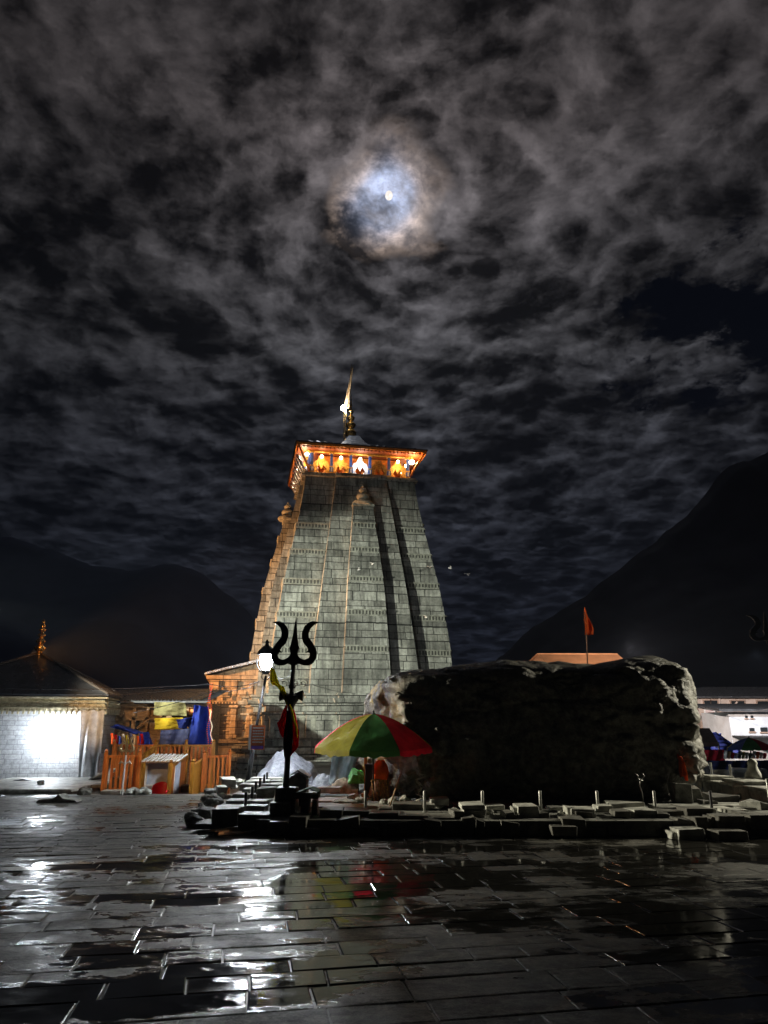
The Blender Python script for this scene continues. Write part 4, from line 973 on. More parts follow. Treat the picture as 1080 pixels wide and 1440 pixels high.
heap('tarpaulin_sack', [438,446,456,466,476,482], [1103,1094,1089,1091,1100,1105], 17.2, 1.0, M_greytarp, 'low crumpled grey bundle between the big heap and the umbrella', 'bundle', 4.3, cres=0.7)
heap('pale_bundle', [466,474,484,494,504], [1104,1097,1094,1096,1104], 16.4, 0.7, pmat('pale_rags', (0.6,0.45,0.30), 0.8, var=0.5, vscale=7, bump=0.6, bscale=10), 'pale cream and pink bundle of rags under the umbrella left side', 'bundle', 7.7, cres=0.7)
# clear plastic sheet hung behind the umbrella
def sheet(name, corners, Y, mat, label, cat, wave=0.06, fold=9.0, nx=20, ny=16, thick=0.006, drop=0.0, group=None, parent=None):
    c = [P(px, py, Y if not hasattr(Y, '__len__') else Y[i]) for i, (px, py) in enumerate(corners)]
    m = MB()
    def fn(u, v):
        p = (c[0].lerp(c[1], u)).lerp(c[3].lerp(c[2], u), v)
        return (p.x, p.y + wave*math.sin(u*fold+2*v) + wave*0.5*mnoise.noise(Vector((u*6, v*6, fold))), p.z - drop*math.sin(math.pi*u)*(1-v))
    m.grid(nx, ny, fn); o = m.build(name, mat, smooth=True, solid=thick, parent=parent); return tag(o, label, cat, group) if cat else o
sheet('plastic_sheet', [(468,1056),(512,1055),(512,1100),(461,1104)], (16.5,17.3,17.3,16.5), M_plastic, 'bright crumpled plastic sheet hanging behind the umbrella', 'plastic sheet', 0.16, 14)
gr = heap('green_bundle', [490,496,503,510,514], [1093,1084,1081,1086,1094], 16.2, 0.5, pmat('green_leaves', (0.10,0.45,0.06), 0.7, var=0.5, vscale=20, bump=0.8), 'bright green bundle of leaves beside the plastic sheet', 'bundle', 2.2, base=0.42)
# little gabled stone shrine
kc = P(418, 1115, 13.6)
KS = empty('small_stone_shrine', (kc.x, 13.8, PLZ), 'tiny gabled stone shrine like a kennel, right of the trident pedestal', 'small shrine')
zb = P(418,1113,13.6).z-PLZ; zw = P(418,1094,13.6).z-PLZ; za = P(418,1085,13.6).z-PLZ
b_ = MB(); b_.prism([(-0.16,0),(0.16,0),(0.16,zw),(0,za-0.015),(-0.16,zw)], 0.42); b_.build('body', M_slabd, KS)
b_ = MB()
for s_ in (-1, 1): b_.prism([(0,za),(s_*0.20,zw-0.005),(s_*0.20,zw+0.025),(0,za+0.03)], 0.48)
b_.build('roof', M_slab, KS)
b_ = MB(); b_.box((0,-0.214,0.14), (0.16,0.006,0.24)); b_.build('niche_shade', M_black, KS)  # flat black plate, its colour stands for the shade of an opening
# draped stone bench
bz = P(427, 1117, 12.3).z; bx0, bx1 = PX(407,12.3,.5), PX(448,12.3,.5)
BN = empty('stone_bench', ((bx0+bx1)/2, 12.5, PLZ), 'dark stone bench with a green cloth over its top, right of the trident', 'bench')
hh = bz-PLZ
b_ = MB(); b_.box((0,0,hh-0.04), (bx1-bx0,0.45,0.07), jit=0.01); b_.build('top_slab', M_slabd, BN, bevel=0.01)
for s_, w_ in ((-1,0.07),(1,0.07),(0.1,0.12)):
    b_ = MB(); b_.box((s_*((bx1-bx0)/2-0.06),0,(hh-0.075)/2), (w_,0.38,hh-0.08), jit=0.012); b_.build('leg', M_slabd, BN, bevel=0.01)
dc = MB()
def dfn(u, v):
    x_ = (u-0.5)*(bx1-bx0)*0.9; y_ = (v-0.5)*0.5
    return (x_+0.03, y_, hh+0.015+0.07*math.exp(-((x_-0.05)/0.13)**2)*(1+0.3*mnoise.noise(Vector((u*5,v*5,0)))))
dc.grid(16, 10, dfn); o = dc.build('green_cloth', cloth('dull_green_cloth', (0.06,0.12,0.05), 0.1), smooth=True, solid=0.008); o.location = BN.location; tag(o, 'dull green cloth heaped over the dark stone bench', 'cloth')
# leaf-shaped flat rock
stone(484, 1124, 14.0, .22, seed=71, sq=0.28, label='flat leaf-shaped rock on the lit floor left of the umbrella pole', z0=PLZ, group=None, name='flat_rock', cat='rock')

# ============ umbrella ============
def umbrella(name, c, R, H, pole_h, cols, label, rot, tilt=(0.0,0.0), drop=0.10, polerad=0.02):
    U = empty(name, (c[0], c[1], c[2]-pole_h), label, 'umbrella')
    Mx = Matrix.Translation((0,0,pole_h)) @ Matrix.Rotation(tilt[0], 4, 'X') @ Matrix.Rotation(tilt[1], 4, 'Y')
    n = len(cols)
    def cp(a, t_):                                  # t 0 apex .. 1 rim
        z_ = H*(1-t_**1.75); return (R*t_*math.cos(a), R*t_*math.sin(a), z_)
    for g_ in range(n):
        a0 = rot+2*math.pi*g_/n; a1 = rot+2*math.pi*(g_+1)/n; m = MB()
        def fn(u, v):
            t_ = 0.01+0.99*v; pa = Vector(cp(a0, t_)); pb = Vector(cp(a1, t_)); p = pa.lerp(pb, u)
            am = a0+(a1-a0)*u; arc = Vector(cp(am, t_)); p = p.lerp(arc, 0.30)
            p.z += (0.014*math.sin(v*17+u*4+g_)*v + 0.03*mnoise.noise(Vector((u*3+g_*5, v*5, 2.0)))*v - 0.035*v*(1-v)*2)*math.sin(math.pi*u)
            return p
        m.grid(8, 14, fn, M=Mx)
        def vf(u, v):
            p = Vector(fn(u, 1.0)); q = p.normalized()
            return (p.x*(1+0.01*v), p.y*(1+0.01*v), p.z-drop*v*(0.85+0.25*abs(math.sin(u*math.pi*5)))+0.012*math.sin(u*22)*v)
        m.grid(16, 2, vf, M=Mx)
        m.build('gore', cols[g_], U, smooth=True, fix=False)
        rb = MB(); rb.tube([Vector(cp(a0, t_))-Vector((0,0,0.012)) for t_ in (0.02,.2,.4,.6,.8,1.0)], 0.006, 5, M=Mx)
        rb.build('rib', M_steel, U, smooth=True)
        if polerad > 0.015:
            st_ = MB(); mid = Vector(cp(a0, 0.5)); st_.tube([(0,0,H*0.25), mid], 0.005, 5, M=Mx); st_.build('strut', M_steel, U)
    pm = MB(); pm.tube([(0,0,0), Mx @ Vector((0,0,0)), Mx @ Vector((0,0,H*0.98))], polerad, 10); pm.build('pole', M_pole, U, smooth=True)
    tp = MB(); tp.lathe((0,0,H-0.01), [(0.05,0),(0.05,0.02),(0.02,0.03),(0.02,0.07),(0.005,0.08)], 10, M=Mx); tp.build('top_cap', M_black, U)
    return U
uc = P(525, 1049, 14.6)
umbrella('umbrella', (uc.x, 14.6, uc.z), 1.19, P(525,1004,14.6).z-uc.z, uc.z-PLZ, [U_g,U_r,U_g,U_r,U_y,U_g,U_r,U_y], 'large open umbrella with yellow, green and red panels in front of the boulder', math.radians(-90-22.5-45*5+2), tilt=(0.05, 0.0))

# ---- things under the umbrella ----
pc = P(514, 1104, 15.0); hp_ = P(514,1057,15.0).z-PLZ
m = MB(); m.box((0,0,hp_/2), (0.06,0.06,hp_)); m.box((0,0,0.05), (0.16,0.16,0.1)); o = m.build('wooden_stake', M_fencey, bevel=0.004); o.location = (pc.x, 15.0, PLZ); tag(o, 'yellowish square stake standing left of the umbrella pole', 'stake')
bc = P(519.5, 1076, 14.9)
m = MB(); m.box((0,0,(bc.z-PLZ)/2), (0.16,0.28,bc.z-PLZ)); m.box((0,-0.01,bc.z-PLZ+0.01), (0.19,0.32,0.02)); o = m.build('donation_box', M_black, bevel=0.006); o.location = (bc.x, 14.95, PLZ); tag(o, 'narrow black box standing behind the umbrella pole', 'box')
oc = MB()
def ofn(u, v):
    a_ = u*2*math.pi; r_ = 0.06+0.10*math.sin(v*2.2)+0.02*math.sin(u*25+v*6)
    return (r_*math.cos(a_), r_*math.sin(a_)*0.8, 0.34*(1-v)+0.02*math.sin(u*12))
oc.grid(30, 12, ofn); q = P(535, 1096, 14.75); o = oc.build('orange_shawl', M_orange, smooth=True); o.location = q; tag(o, 'bright orange shawl wrapped round the idol stone under the umbrella', 'shawl')
idol = MB(); idol.loft([[(r_*math.cos(a_)*(1+.15*math.sin(4*a_+9*z_)), r_*0.8*math.sin(a_)*(1+.1*math.sin(5*a_)), z_) for a_ in [j*math.pi/8 for j in range(16)]] for r_, z_ in ((0.20,0),(0.21,0.1),(0.17,0.25),(0.14,0.4),(0.12,0.55),(0.07,0.68),(0.02,0.72))])
o = idol.build('idol_stone', pmat('smeared_brown_stone', (0.24,0.11,0.05), 0.6, var=0.5, vscale=9, bump=0.9, bscale=14, bdist=0.04), smooth=True); o.location = (q.x, 14.78, PLZ-0.01); tag(o, 'reddish brown idol stone leaning on the boulder under the umbrella', 'stone')
gl_ = MB()
for kx in range(5):
    pts = [(q.x-0.17+0.07*kx+0.05*math.sin(t_*3), 14.58, q.z-0.02-0.62*t_+0.02*math.cos(9*t_)) for t_ in [j/14 for j in range(15)]]
    gl_.loft([[Vector(pts[j])+Vector((0.017*math.cos(a_)*(0.4+0.6*(k_ % 2)), 0.017*math.sin(a_)*(0.4+0.6*(k_ % 2)), 0.0)) if k_ % 2 == 0 else Vector(pts[j]).lerp(Vector(pts[min(j+1,14)]), 0.5)+Vector((0.02*math.cos(a_),0.02*math.sin(a_),0)) for a_ in [q_*math.pi/3 for q_ in range(6)]] for j in range(14) for k_ in (0,1)])
    if kx < 4: gl_.tube([pts[0], Vector(pts[0])+Vector((0.07,0,0.0))], 0.008, 5)
tag(gl_.build('flower_garland', pmat('dried_marigold', (0.30,0.15,0.04), 0.9, var=0.5, vscale=20)), 'strings of faded marigold flowers hung below the orange shawl', 'garland')
sA, sB = P(564,1087,14.25), P(548,1134,13.6); m = MB(); m.tube([sA, sB], 0.014, 8); tag(m.build('leaning_stick', M_wood, smooth=True), 'pale stick leaning against the boulder right of the umbrella pole', 'stick')
rp = MB()
ppts = [P(590+5*math.sin(i*0.9)*(1 if i < 12 else .4), 1088+i*2.1, 14.05) for i in range(20)]
rp.tube(ppts, 0.012, 6); rp.tube([p_+Vector((0.06*math.sin(i*1.3), -0.02, 0)) for i, p_ in enumerate(ppts)], 0.010, 6)
tag(rp.build('twisted_rope', pmat('grey_rope', (0.35,0.33,0.28), 0.8, var=0.3), smooth=True), 'twisted pale rope hanging down the dark boulder face', 'rope')
# heap of stuff between umbrella pole and idol
for i, (px, Y, r, wd) in enumerate(((553,14.1,.10,'round stone at the foot of the leaning stick'),(497,14.6,.12,'round stone left of the wooden stake'),(506,14.2,.09,'small stone in front of the wooden stake'),(540,14.0,.08,'small stone before the idol stone'),(569,14.2,.11,'round stone by the boulder right of the leaning stick'))):
    stone(px, 1120, Y, r, seed=80+i, label=wd, z0=PLZ, group='stones under the umbrella')
# small offerings on the dark boulder's foot
m = MB(); c = P(893, 1093, 14.1)
for dx in (-0.06, 0.06): m.tube([(dx,0,0.34),(dx+0.05,0,0.29),(dx*0.5+0.01,0,0.23)], [0.008,0.012,0.010], 6)
m.tube([(0,0,0.24),(0.0,0,0.12),(0.035,0,0.0),(0.04,0,-0.2)], 0.012, 6); m.tube([(-0.05,0,0.22),(0.07,0,0.21)], 0.01, 6)
o = m.build('small_trident', M_steel, smooth=True); o.location = (c.x, 13.9, PLZ+0.2); tag(o, 'small thin metal trident stuck at the foot of the boulder', 'trident')

# orange cloth at the right end of the boulder
oc = MB(); a = P(948,1062,14.7); b = P(972,1094,14.3)
def o2(u, v):
    x_ = a.x + (b.x-a.x)*(0.15*v + u*(0.25+0.75*v)) ; z_ = a.z+(b.z-a.z)*(v*0.9+0.22*u*v) - (0.22*(1-u)*0 if v < .99 else 0)
    return (x_, 14.5-0.10*math.sin(u*8+v*3)-0.05*math.sin(u*17), z_-0.03*math.sin(u*9))
oc.grid(22, 18, o2); tag(oc.build('orange_drape', M_orange, smooth=True, solid=0.01), 'bright orange cloth draped at the right end of the boulder', 'cloth')
for i, (px, Y, w_, h_, wd) in enumerate(((962,14.1,0.30,0.34,'squat dark block under the orange cloth'),(978,14.3,0.22,0.26,'narrow dark block at the boulder foot right of the orange cloth'))):
    slab(PX(px,Y,.4), Y+0.15, PLZ-0.003, w_, 0.35, h_, mat=M_rubble, jit=0.03, label=wd, name='stone_block', cat='stone block', group=None)

# ============ white shrine on the left ============
cr = P(151, 978, 24.0)
HS = 3.05
cs = Vector((cr.x, cr.y, 0)) - TX*HS + TY*HS
SH = empty('white_shrine', (cs.x, cs.y, 0), 'low white stone shrine with a dark pyramid roof and gold finial, floodlit wall', 'shrine', TH)
ze = cr.z
wz = P(60, 1000, 24.0).z
zA = P(50, 921, 26.6).z
wl = MB(); wl.box((0,0,wz/2-0.3), (2*HS-0.3, 2*HS-0.3, wz+0.6)); wl.build('wall', M_shrinewall, SH)
fz = MB(); fz.box((0,0,(wz+ze)/2-0.02), (2*HS-0.12, 2*HS-0.12, ze-wz-0.04))
for k in (0,1,3):
    R = Matrix.Rotation(k*math.pi/2, 4, 'Z')
    for i in range(38):
        x_ = -HS+0.1+i*(2*HS-0.2)/37
        fz.box((x_, -HS+0.04, wz+0.02), (0.07, 0.09, 0.09), M=R); fz.box((x_, -HS+0.02, wz-0.06), (0.045, 0.07, 0.08), M=R)
        fz.box((x_, -HS+0.045, wz+0.16), (0.10, 0.05, 0.05), M=R)
    fz.box((0, -HS+0.03, wz+0.09), (2*HS, 0.10, 0.04), M=R); fz.box((0, -HS+0.02, ze-0.08), (2*HS, 0.12, 0.05), M=R); fz.box((0, -HS+0.05, wz+0.27), (2*HS, 0.05, 0.03), M=R)
fz.build('frieze', M_frieze, SH)
cv = MB()
for i in range(22):
    y_ = -HS+0.25+i*(2*HS-0.5)/21
    cv.lathe((HS-0.04, y_, wz+0.24), [(0.01,-0.13),(0.10,-0.08),(0.07,0),(0.11,0.07),(0.01,0.14)], 7)
cv.build('side_carving', M_frieze, SH, smooth=True)
rf = MB(); rf.loft([[(-h_,-h_,z_),(h_,-h_,z_),(h_,h_,z_),(-h_,h_,z_)] for h_, z_ in ((HS+0.04,ze-0.02),(HS+0.04,ze+0.03),(0.06,zA))]); rf.build('roof', M_roof, SH)
rr = MB()
for k in range(4):
    R = Matrix.Rotation(k*math.pi/2, 4, 'Z')
    for i in (range(9) if k % 2 else ()):
        x_ = -HS+i*2*HS/8; f_ = 0.04
        rr.tube([(x_, -HS-0.02, ze+0.05), (x_*0.06, -0.15-abs(x_)*0.0, zA+0.01)] if abs(x_) < 0.1 else [(x_, -HS-0.02, ze+0.075), (x_, -abs(x_)-0.02, ze+(zA-ze)*(1-abs(x_)/HS)+0.055)], 0.025, 4, M=R)
    rr.tube([(-HS-.02,-HS-.02,ze+0.04),(-0.1,-0.1,zA+0.02)], 0.04, 5, M=R)
rr.build('roof_ribs', M_roofrib, SH)
gf = MB(); zT = P(50, 871, 26.6).z - zA
gf.lathe((0,0,zA-0.03), [(r_, z_*zT/1.36) for r_, z_ in ((0.13,0),(0.15,0.06),(0.09,0.12),(0.13,0.16),(0.20,0.24),(0.20,0.30),(0.10,0.38),(0.08,0.41),(0.15,0.48),(0.175,0.54),(0.09,0.63),(0.07,0.66),(0.13,0.72),(0.145,0.77),(0.07,0.85),(0.06,0.88),(0.11,0.93),(0.12,0.97),(0.055,1.04),(0.09,1.10),(0.09,1.14),(0.04,1.20),(0.07,1.26),(0.05,1.31),(0.01,1.37))], 18)
gf.build('gold_finial', M_gold, SH, autos=0.9)
lamp('finial_glow_lamp', 'SPOT', (cs.x+1.8, cs.y-4.2, 3.6), 160, WARM, (cs.x, cs.y, zA+0.5), 0.1, 26, 0.5)
# floodlight on a bracket in front of the wall
fpnt = P(76, 1031, 23.6)
FL = empty('floodlight', (fpnt.x, fpnt.y, fpnt.z), 'blazing white floodlight on a bracket before the white shrine wall', 'floodlight', TH)
m = MB(); m.tube([(0,0.0,-0.02),(0,0.85,-0.02)], 0.02, 6); m.tube([(-0.15,0,0),(-0.15,-0.0,-0.16),(0.15,0,-0.16),(0.15,0,0)], 0.012, 6); m.build('bracket', M_pole, FL)
m = MB(); m.lathe((0,0,0), [(0.01,-0.13),(0.10,-0.10),(0.14,0),(0.10,0.10),(0.01,0.13)], 20)
m.build('glass', pmat('floodlight_glass', (1,1,1), 0.4, emit=(0.86,0.93,1.0), estr=60.0), FL, smooth=True)
lamp('flood_light', 'POINT', (0,0,0), 1200, (0.86,0.93,1.0), None, 0.155, parent=FL)
m = MB(); m.lathe((0,0,0.16), [(0.07,0),(0.09,0.01),(0.06,0.05),(0.01,0.06)], 16); m.build('hood', M_pole, FL, autos=0.6)
# cloth hanging at the corner of the shrine
wc = [P(116,999,23.75), P(150,1000,23.95), P(143,1096,22.6), P(110,1097,22.9)]
m = MB()
def wfn(u, v):
    p = wc[0].lerp(wc[1], u).lerp(wc[3].lerp(wc[2], u), v); return (p.x, p.y-0.12+0.10*math.sin(u*11+v)*(0.4+v), max(0.03, p.z+0.02*math.sin(u*16)))
m.grid(24, 14, wfn); tag(m.build('white_curtain', M_whitesheet, smooth=True, solid=0.01), 'white sheet hanging slantwise over the right corner of the white shrine', 'curtain')
m = MB(); a = P(122,1098,21.6); b = P(152,1082,21.0); m.loft([[(a.x,a.y,a.z-0.03),(a.x+.25,a.y+0.5,a.z-0.03),(b.x+.1,b.y+0.5,b.z-.03),(b.x,b.y,b.z-.03)],[(a.x,a.y,a.z+0.02),(a.x+.25,a.y+0.5,a.z+0.02),(b.x+.1,b.y+0.5,b.z+.02),(b.x,b.y,b.z+.02)]])
m.box((b.x-0.05, b.y+0.2, b.z/2-0.02), (0.06,0.06,b.z))
tag(m.build('white_board', M_whitepaint), 'white board propped aslant at the foot of the white curtain', 'board')

# ============ sunken court on the left ============
LOW = -0.63
def fence_run(name, a, b, zt_a, zt_b, zb, mat, label, cat='fence', n=None, bar=0.066, posts=True, solid_=False, postmat=None, group=None):
    a = Vector((a[0], a[1], 0)); b = Vector((b[0], b[1], 0)); L = (b-a).length; ang = math.atan2(b.y-a.y, b.x-a.x)
    F = empty(name, (a.x, a.y, zb), label, cat, ang, group)
    ha, hb = zt_a-zb, zt_b-zb; n = n or int(L/0.115)
    m = MB()
    for i in range(n):
        x_ = L*(i+0.5)/n; h_ = ha+(hb-ha)*x_/L
        m.box((x_, 0, (h_-0.06)/2+0.04), ((L/n-0.006) if solid_ else bar, 0.02, h_-0.10))
    m.build('boards' if solid_ else 'bars', mat, F)
    for off in (0.0, -(min(ha, hb)*0.82)):
        m = MB(); m.loft([[(0,-0.035,ha+off-0.06),(0,0.035,ha+off-0.06),(0,0.035,ha+off),(0,-0.035,ha+off)], [(L,-0.035,hb+off-0.06),(L,0.035,hb+off-0.06),(L,0.035,hb+off),(L,-0.035,hb+off)]])
        m.build('rail', postmat or mat, F)
    if posts:
        for x_, h_ in ((0, ha), (L, hb)):
            m = MB(); m.box((x_, 0, (h_+0.07)/2), (0.09,0.09,h_+0.07)); m.lathe((x_,0,h_+0.07), [(0.03,0),(0.05,0.03),(0.03,0.07),(0.005,0.08)], 8)
            m.build('post', postmat or mat, F)
    return F
def gx(px, Y, z_=0.5): return (PX(px, Y, z_), Y)
fence_run('wooden_fence', gx(147,19.3), gx(195,19.5), P(147,1062,19.3).z, P(195,1062,19.5).z, LOW, M_fence, 'tall orange wooden fence behind the small pale trident')
fence_run('wooden_fence', gx(158,22.2), gx(216,22.4), P(158,1047,22.2).z, P(216,1047,22.4).z, LOW+0.3, M_fence, 'orange slatted fence below the blue market drapes, left of the stair rail')
fence_run('wooden_fence', gx(217,22.4), gx(260,22.6), P(217,1047,22.4).z, P(260,1047,22.6).z, LOW+0.3, M_fence, 'orange slatted fence above the grey kiosk roof', postmat=M_fencey)
fence_run('wooden_fence', gx(260,22.6), gx(299,22.8), P(260,1047,22.6).z, P(299,1047,22.8).z, LOW+0.3, M_fence, 'orange slatted fence at the foot of the bead light strings', postmat=M_fencey)
fence_run('wooden_fence', gx(286,20.6), gx(322,20.9), P(286,1063,20.6).z, P(322,1061,20.9).z, LOW, M_fence, 'orange barred fence right of the stair, against the temple hall')
fence_run('stair_rail', gx(239,18.95,0.4), gx(262,21.4,0.6), P(239,1077,18.95).z, P(262,1062,21.4).z, LOW, M_fence, 'orange boarded stair rail right of the kiosk', 'stair rail', n=14, solid_=True, postmat=M_fencey)
fence_run('stair_rail', gx(270,18.95,0.4), gx(288,21.3,0.6), P(270,1076,18.95).z, P(288,1063,21.3).z, LOW, M_fencey, 'yellow boarded stair rail in the middle of the court entrance', 'stair rail', n=14, solid_=True, postmat=M_fencey)
fence_run('stair_rail', gx(199,21.8,0.6), gx(217,22.2,0.6), P(199,1060,21.8).z, P(217,1048,22.2).z, LOW+0.2, M_fencey, 'short sloping stair rail with boards above the kiosk', 'stair rail', n=6, solid_=True, posts=False)
st = MB()
for i in range(4): st.box((PX(266,19.6+0.45*i,0)+0.1, 19.6+0.45*i, LOW+0.09+0.16*i), (0.62, 0.46, 0.17), 0.0)
tag(st.build('stone_steps', M_slabd, bevel=0.01), 'short flight of dark steps between the two stair rails', 'steps')
# kiosk
ka_, kb_ = PX(193,18.95,.3), PX(236,18.95,.3)
KI = empty('kiosk', ((ka_+kb_)/2, 19.85, LOW), 'small grey sheet kiosk with a slatted sloping roof behind the red chair', 'kiosk')
kh = P(214,1071,19.5).z-LOW; kw = kb_-ka_
m = MB(); m.box((0,-0.24,kh/2), (kw-0.1,0.02,kh-0.05)); m.box((kw/2-0.03,0,kh/2), (0.02,0.55,kh-0.05)); m.box((-kw/2+0.03,0,kh/2), (0.02,0.55,kh-0.05)); m.build('wall_sheet', M_kiosk, KI)
m = MB()
for s_ in (-1,1): m.box((s_*(kw/2-0.02),-0.3,kh/2), (0.045,0.045,kh))
m.box((0,-0.3,kh-0.03), (kw,0.05,0.05)); m.box((0,-0.3,0.75), (kw-0.08,0.04,0.04)); m.build('frame', M_whitepaint, KI)
m = MB(); m.box((0,-0.1,0.36), (kw-0.14,0.4,0.72)); m.build('counter', M_kiosk, KI)
m = MB()
for i in range(9): m.loft([[(-kw/2-0.06+i*(kw+0.12)/8-0.02,-0.42,kh+0.0),(-kw/2-0.06+i*(kw+0.12)/8+0.03,-0.42,kh+0.0),(-kw/2-0.02+i*(kw+0.12)/8+0.03,0.35,kh+0.14),(-kw/2-0.02+i*(kw+0.12)/8-0.02,0.35,kh+0.14)],[(-kw/2-0.06+i*(kw+0.12)/8-0.02,-0.42,kh+0.03),(-kw/2-0.06+i*(kw+0.12)/8+0.03,-0.42,kh+0.03),(-kw/2-0.02+i*(kw+0.12)/8+0.03,0.35,kh+0.17),(-kw/2-0.02+i*(kw+0.12)/8-0.02,0.35,kh+0.17)]], mi=1)
m.loft([[(-kw/2-0.1,-0.44,kh-0.02),(kw/2+0.1,-0.44,kh-0.02),(kw/2+0.1,0.38,kh+0.12),(-kw/2-0.1,0.38,kh+0.12)],[(-kw/2-0.1,-0.44,kh),(kw/2+0.1,-0.44,kh),(kw/2+0.1,0.38,kh+0.14),(-kw/2-0.1,0.38,kh+0.14)]], mi=0)
m.build('slatted_roof', [M_wood, M_whitepaint], KI)
# red plastic chair
chx = PX(219, 18.75, 0)
CH = empty('plastic_chair', (chx, 18.95, -0.60), 'red moulded plastic armchair in front of the kiosk', 'chair')
m = MB()
def backfn(u, v):
    x_ = (u-0.5)*0.46*(1-0.10*v**4); return (x_, 0.20+0.10*v-0.10*(2*u-1)**2+0.0, 0.43+0.40*v*(1-0.18*(2*u-1)**2))
m.grid(12, 8, backfn); m.build('backrest', M_redplastic, CH, smooth=True, solid=0.02)
m = MB(); m.box((0,0,0.42), (0.46,0.44,0.03)); m.build('seat', M_redplastic, CH, bevel=0.008)
for s_ in (-1,1):
    m = MB(); m.tube([(s_*0.24,0.2,0.62),(s_*0.27,0.0,0.65),(s_*0.26,-0.2,0.64),(s_*0.25,-0.22,0.42)], 0.022, 8); m.build('armrest', M_redplastic, CH, smooth=True)
    for t_ in (-1,1):
        m = MB(); m.tube([(s_*0.20,t_*0.19,0.41),(s_*0.24,t_*0.24,0.0)], [0.025,0.02], 6); m.build('leg', M_redplastic, CH, smooth=True)
# small pale trident on a stake
t2 = P(176, 1071, 18.2)
ST = empty('pale_trident', (t2.x, 18.2, 0.0), 'small pale gold trident on a stake before the orange fence', 'trident')
m = MB(); m.prism([(x_*0.46, (z_)*0.50) for x_, z_ in trident_outline()], 0.03, M=Matrix.Translation((0,0,t2.z+0.02))); m.build('prongs', pmat('pale_brass', (0.80,0.66,0.40), 0.35, 0.6, var=0.2), ST, bevel=0.004)
m = MB(); m.tube([(0,0,0),(0,0,t2.z+0.15)], 0.022, 8); m.prism([(-0.16,-0.05),(-0.10,0.02),(0,-0.04),(0.10,0.02),(0.16,-0.05),(0.05,-0.03),(0,-0.10),(-0.05,-0.03)], 0.03, M=Matrix.Translation((0,0,t2.z))); m.build('shaft', M_whitepaint, ST)
# timber market building behind the court
BY = 27.0; bx0, bx1 = PX(140,BY,1), PX(290,BY,1)
TB = empty('timber_building', ((bx0+bx1)/2, BY, LOW), 'long timber building with a dark roof behind the orange fences', 'building')
def rz_(py, Y=BY): return P(250, py, Y).z-LOW
W_ = bx1-bx0; zt = rz_(990)
m = MB(); m.box((0,1.0,zt/2), (W_,2.0,zt)); m.build('wall', M_wood, TB)
for i in range(8):
    m = MB(); m.box((-W_/2+0.25+i*(W_-0.5)/7,-0.12,zt/2), (0.12,0.14,zt)); m.build('post', M_wood, TB)
m = MB(); m.box((0,-0.14,rz_(1011)), (W_,0.10,0.10)); m.box((0,-0.2,zt-0.06), (W_,0.16,0.14)); m.build('beam', M_wood, TB)
m = MB(); m.box((PX(187,BY,1)-(bx0+bx1)/2,-0.04,rz_(1022)), (0.35,0.06,0.55)); m.build('window', M_pane, TB)
m = MB(); m.tube([(PX(193,BY,1)-(bx0+bx1)/2,-0.2,rz_(1024)),(PX(208,BY,1)-(bx0+bx1)/2,-0.2,rz_(1012))], 0.04, 4); m.build('brace', M_wood, TB)
m = MB(); m.box((PX(278,BY,1)-(bx0+bx1)/2,-0.06,rz_(1000)), (0.9,0.12,0.5)); m.box((PX(272,BY,1)-(bx0+bx1)/2,-0.14,rz_(992)), (0.3,0.04,0.07), mi=1); m.build('brick_bay', [M_ochre, M_whitepaint], TB)
zr = rz_(978)
m = MB(); m.loft([[(-W_/2-.3,-0.7,zt+0.02),(W_/2+.05,-0.7,zt+0.02),(W_/2+.05,2.6,zr+0.25),(-W_/2-.3,2.6,zr+0.25)],[(-W_/2-.3,-0.7,zt+0.09),(W_/2+.2,-0.7,zt+0.09),(W_/2+.2,2.6,zr+0.32),(-W_/2-.3,2.6,zr+0.32)]])
for i in range(30): m.tube([(-W_/2-.2+i*W_/29,-0.72,zt+0.11),(-W_/2-.2+i*W_/29,2.6,zr+0.34)], 0.03, 4)
m.build('roof', M_roof, TB)
sheet('khaki_tarp', [(217,987),(260,988),(262,1007),(214,1006)], 26.0, M_khaki, 'khaki patterned tarpaulin hung under the dark roof of the timber building', 'tarpaulin', 0.12, 7)
sheet('yellow_tarp', [(217,1010),(256,1009),(266,1024),(216,1026)], 25.6, M_yellowtarp, 'yellow tarpaulin awning below the khaki tarpaulin', 'tarpaulin', 0.12, 8)
sheet('grey_blue_tarp', [(226,1027),(282,1024),(284,1047),(222,1047)], 25.4, M_greyblue, 'faded grey blue sheet closing the stall under the yellow awning', 'tarpaulin', 0.10, 16)
sheet('blue_tarp', [(273,991),(293,994),(300,1050),(262,1047)], 25.0, M_blue, 'tall bright blue tarpaulin beside the bead light strings', 'tarpaulin', 0.16, 9)
sheet('blue_tarp', [(154,1022),(166,1018),(200,1030),(188,1033)], 24.6, M_blue, 'small peaked blue awning over the goods behind the fence', 'tarpaulin', 0.12, 6)
sheet('blue_tarp', [(196,1031),(207,1029),(216,1047),(193,1047)], 24.5, M_blue, 'blue drape hanging right of the peaked blue awning', 'tarpaulin', 0.12, 8)
sheet('blue_tarp', [(248,1012),(272,1008),(268,1026),(250,1024)], 25.5, M_navy, 'dark blue flap tucked between yellow awning and tall blue tarpaulin', 'tarpaulin', 0.10, 8)
gcol = [M_orange, M_redc, M_blue, M_whitesheet, M_yellowc, M_greyblue, M_beige]
for i in range(9):
    px = 158+i*5.2
    sheet('hanging_garment', [(px-2.4,1031+(i*7) % 5),(px+2.2,1031+(i*7) % 5),(px+2.6,1046),(px-2.6,1047)], 24.1, gcol[i % 7], ['orange','red','blue','white','yellow','grey blue','beige','second orange','second red'][i]+' garment in the row of clothes hung behind the fence', 'garment', 0.06, 5, nx=6, ny=6, group='clothes hung behind the fence')
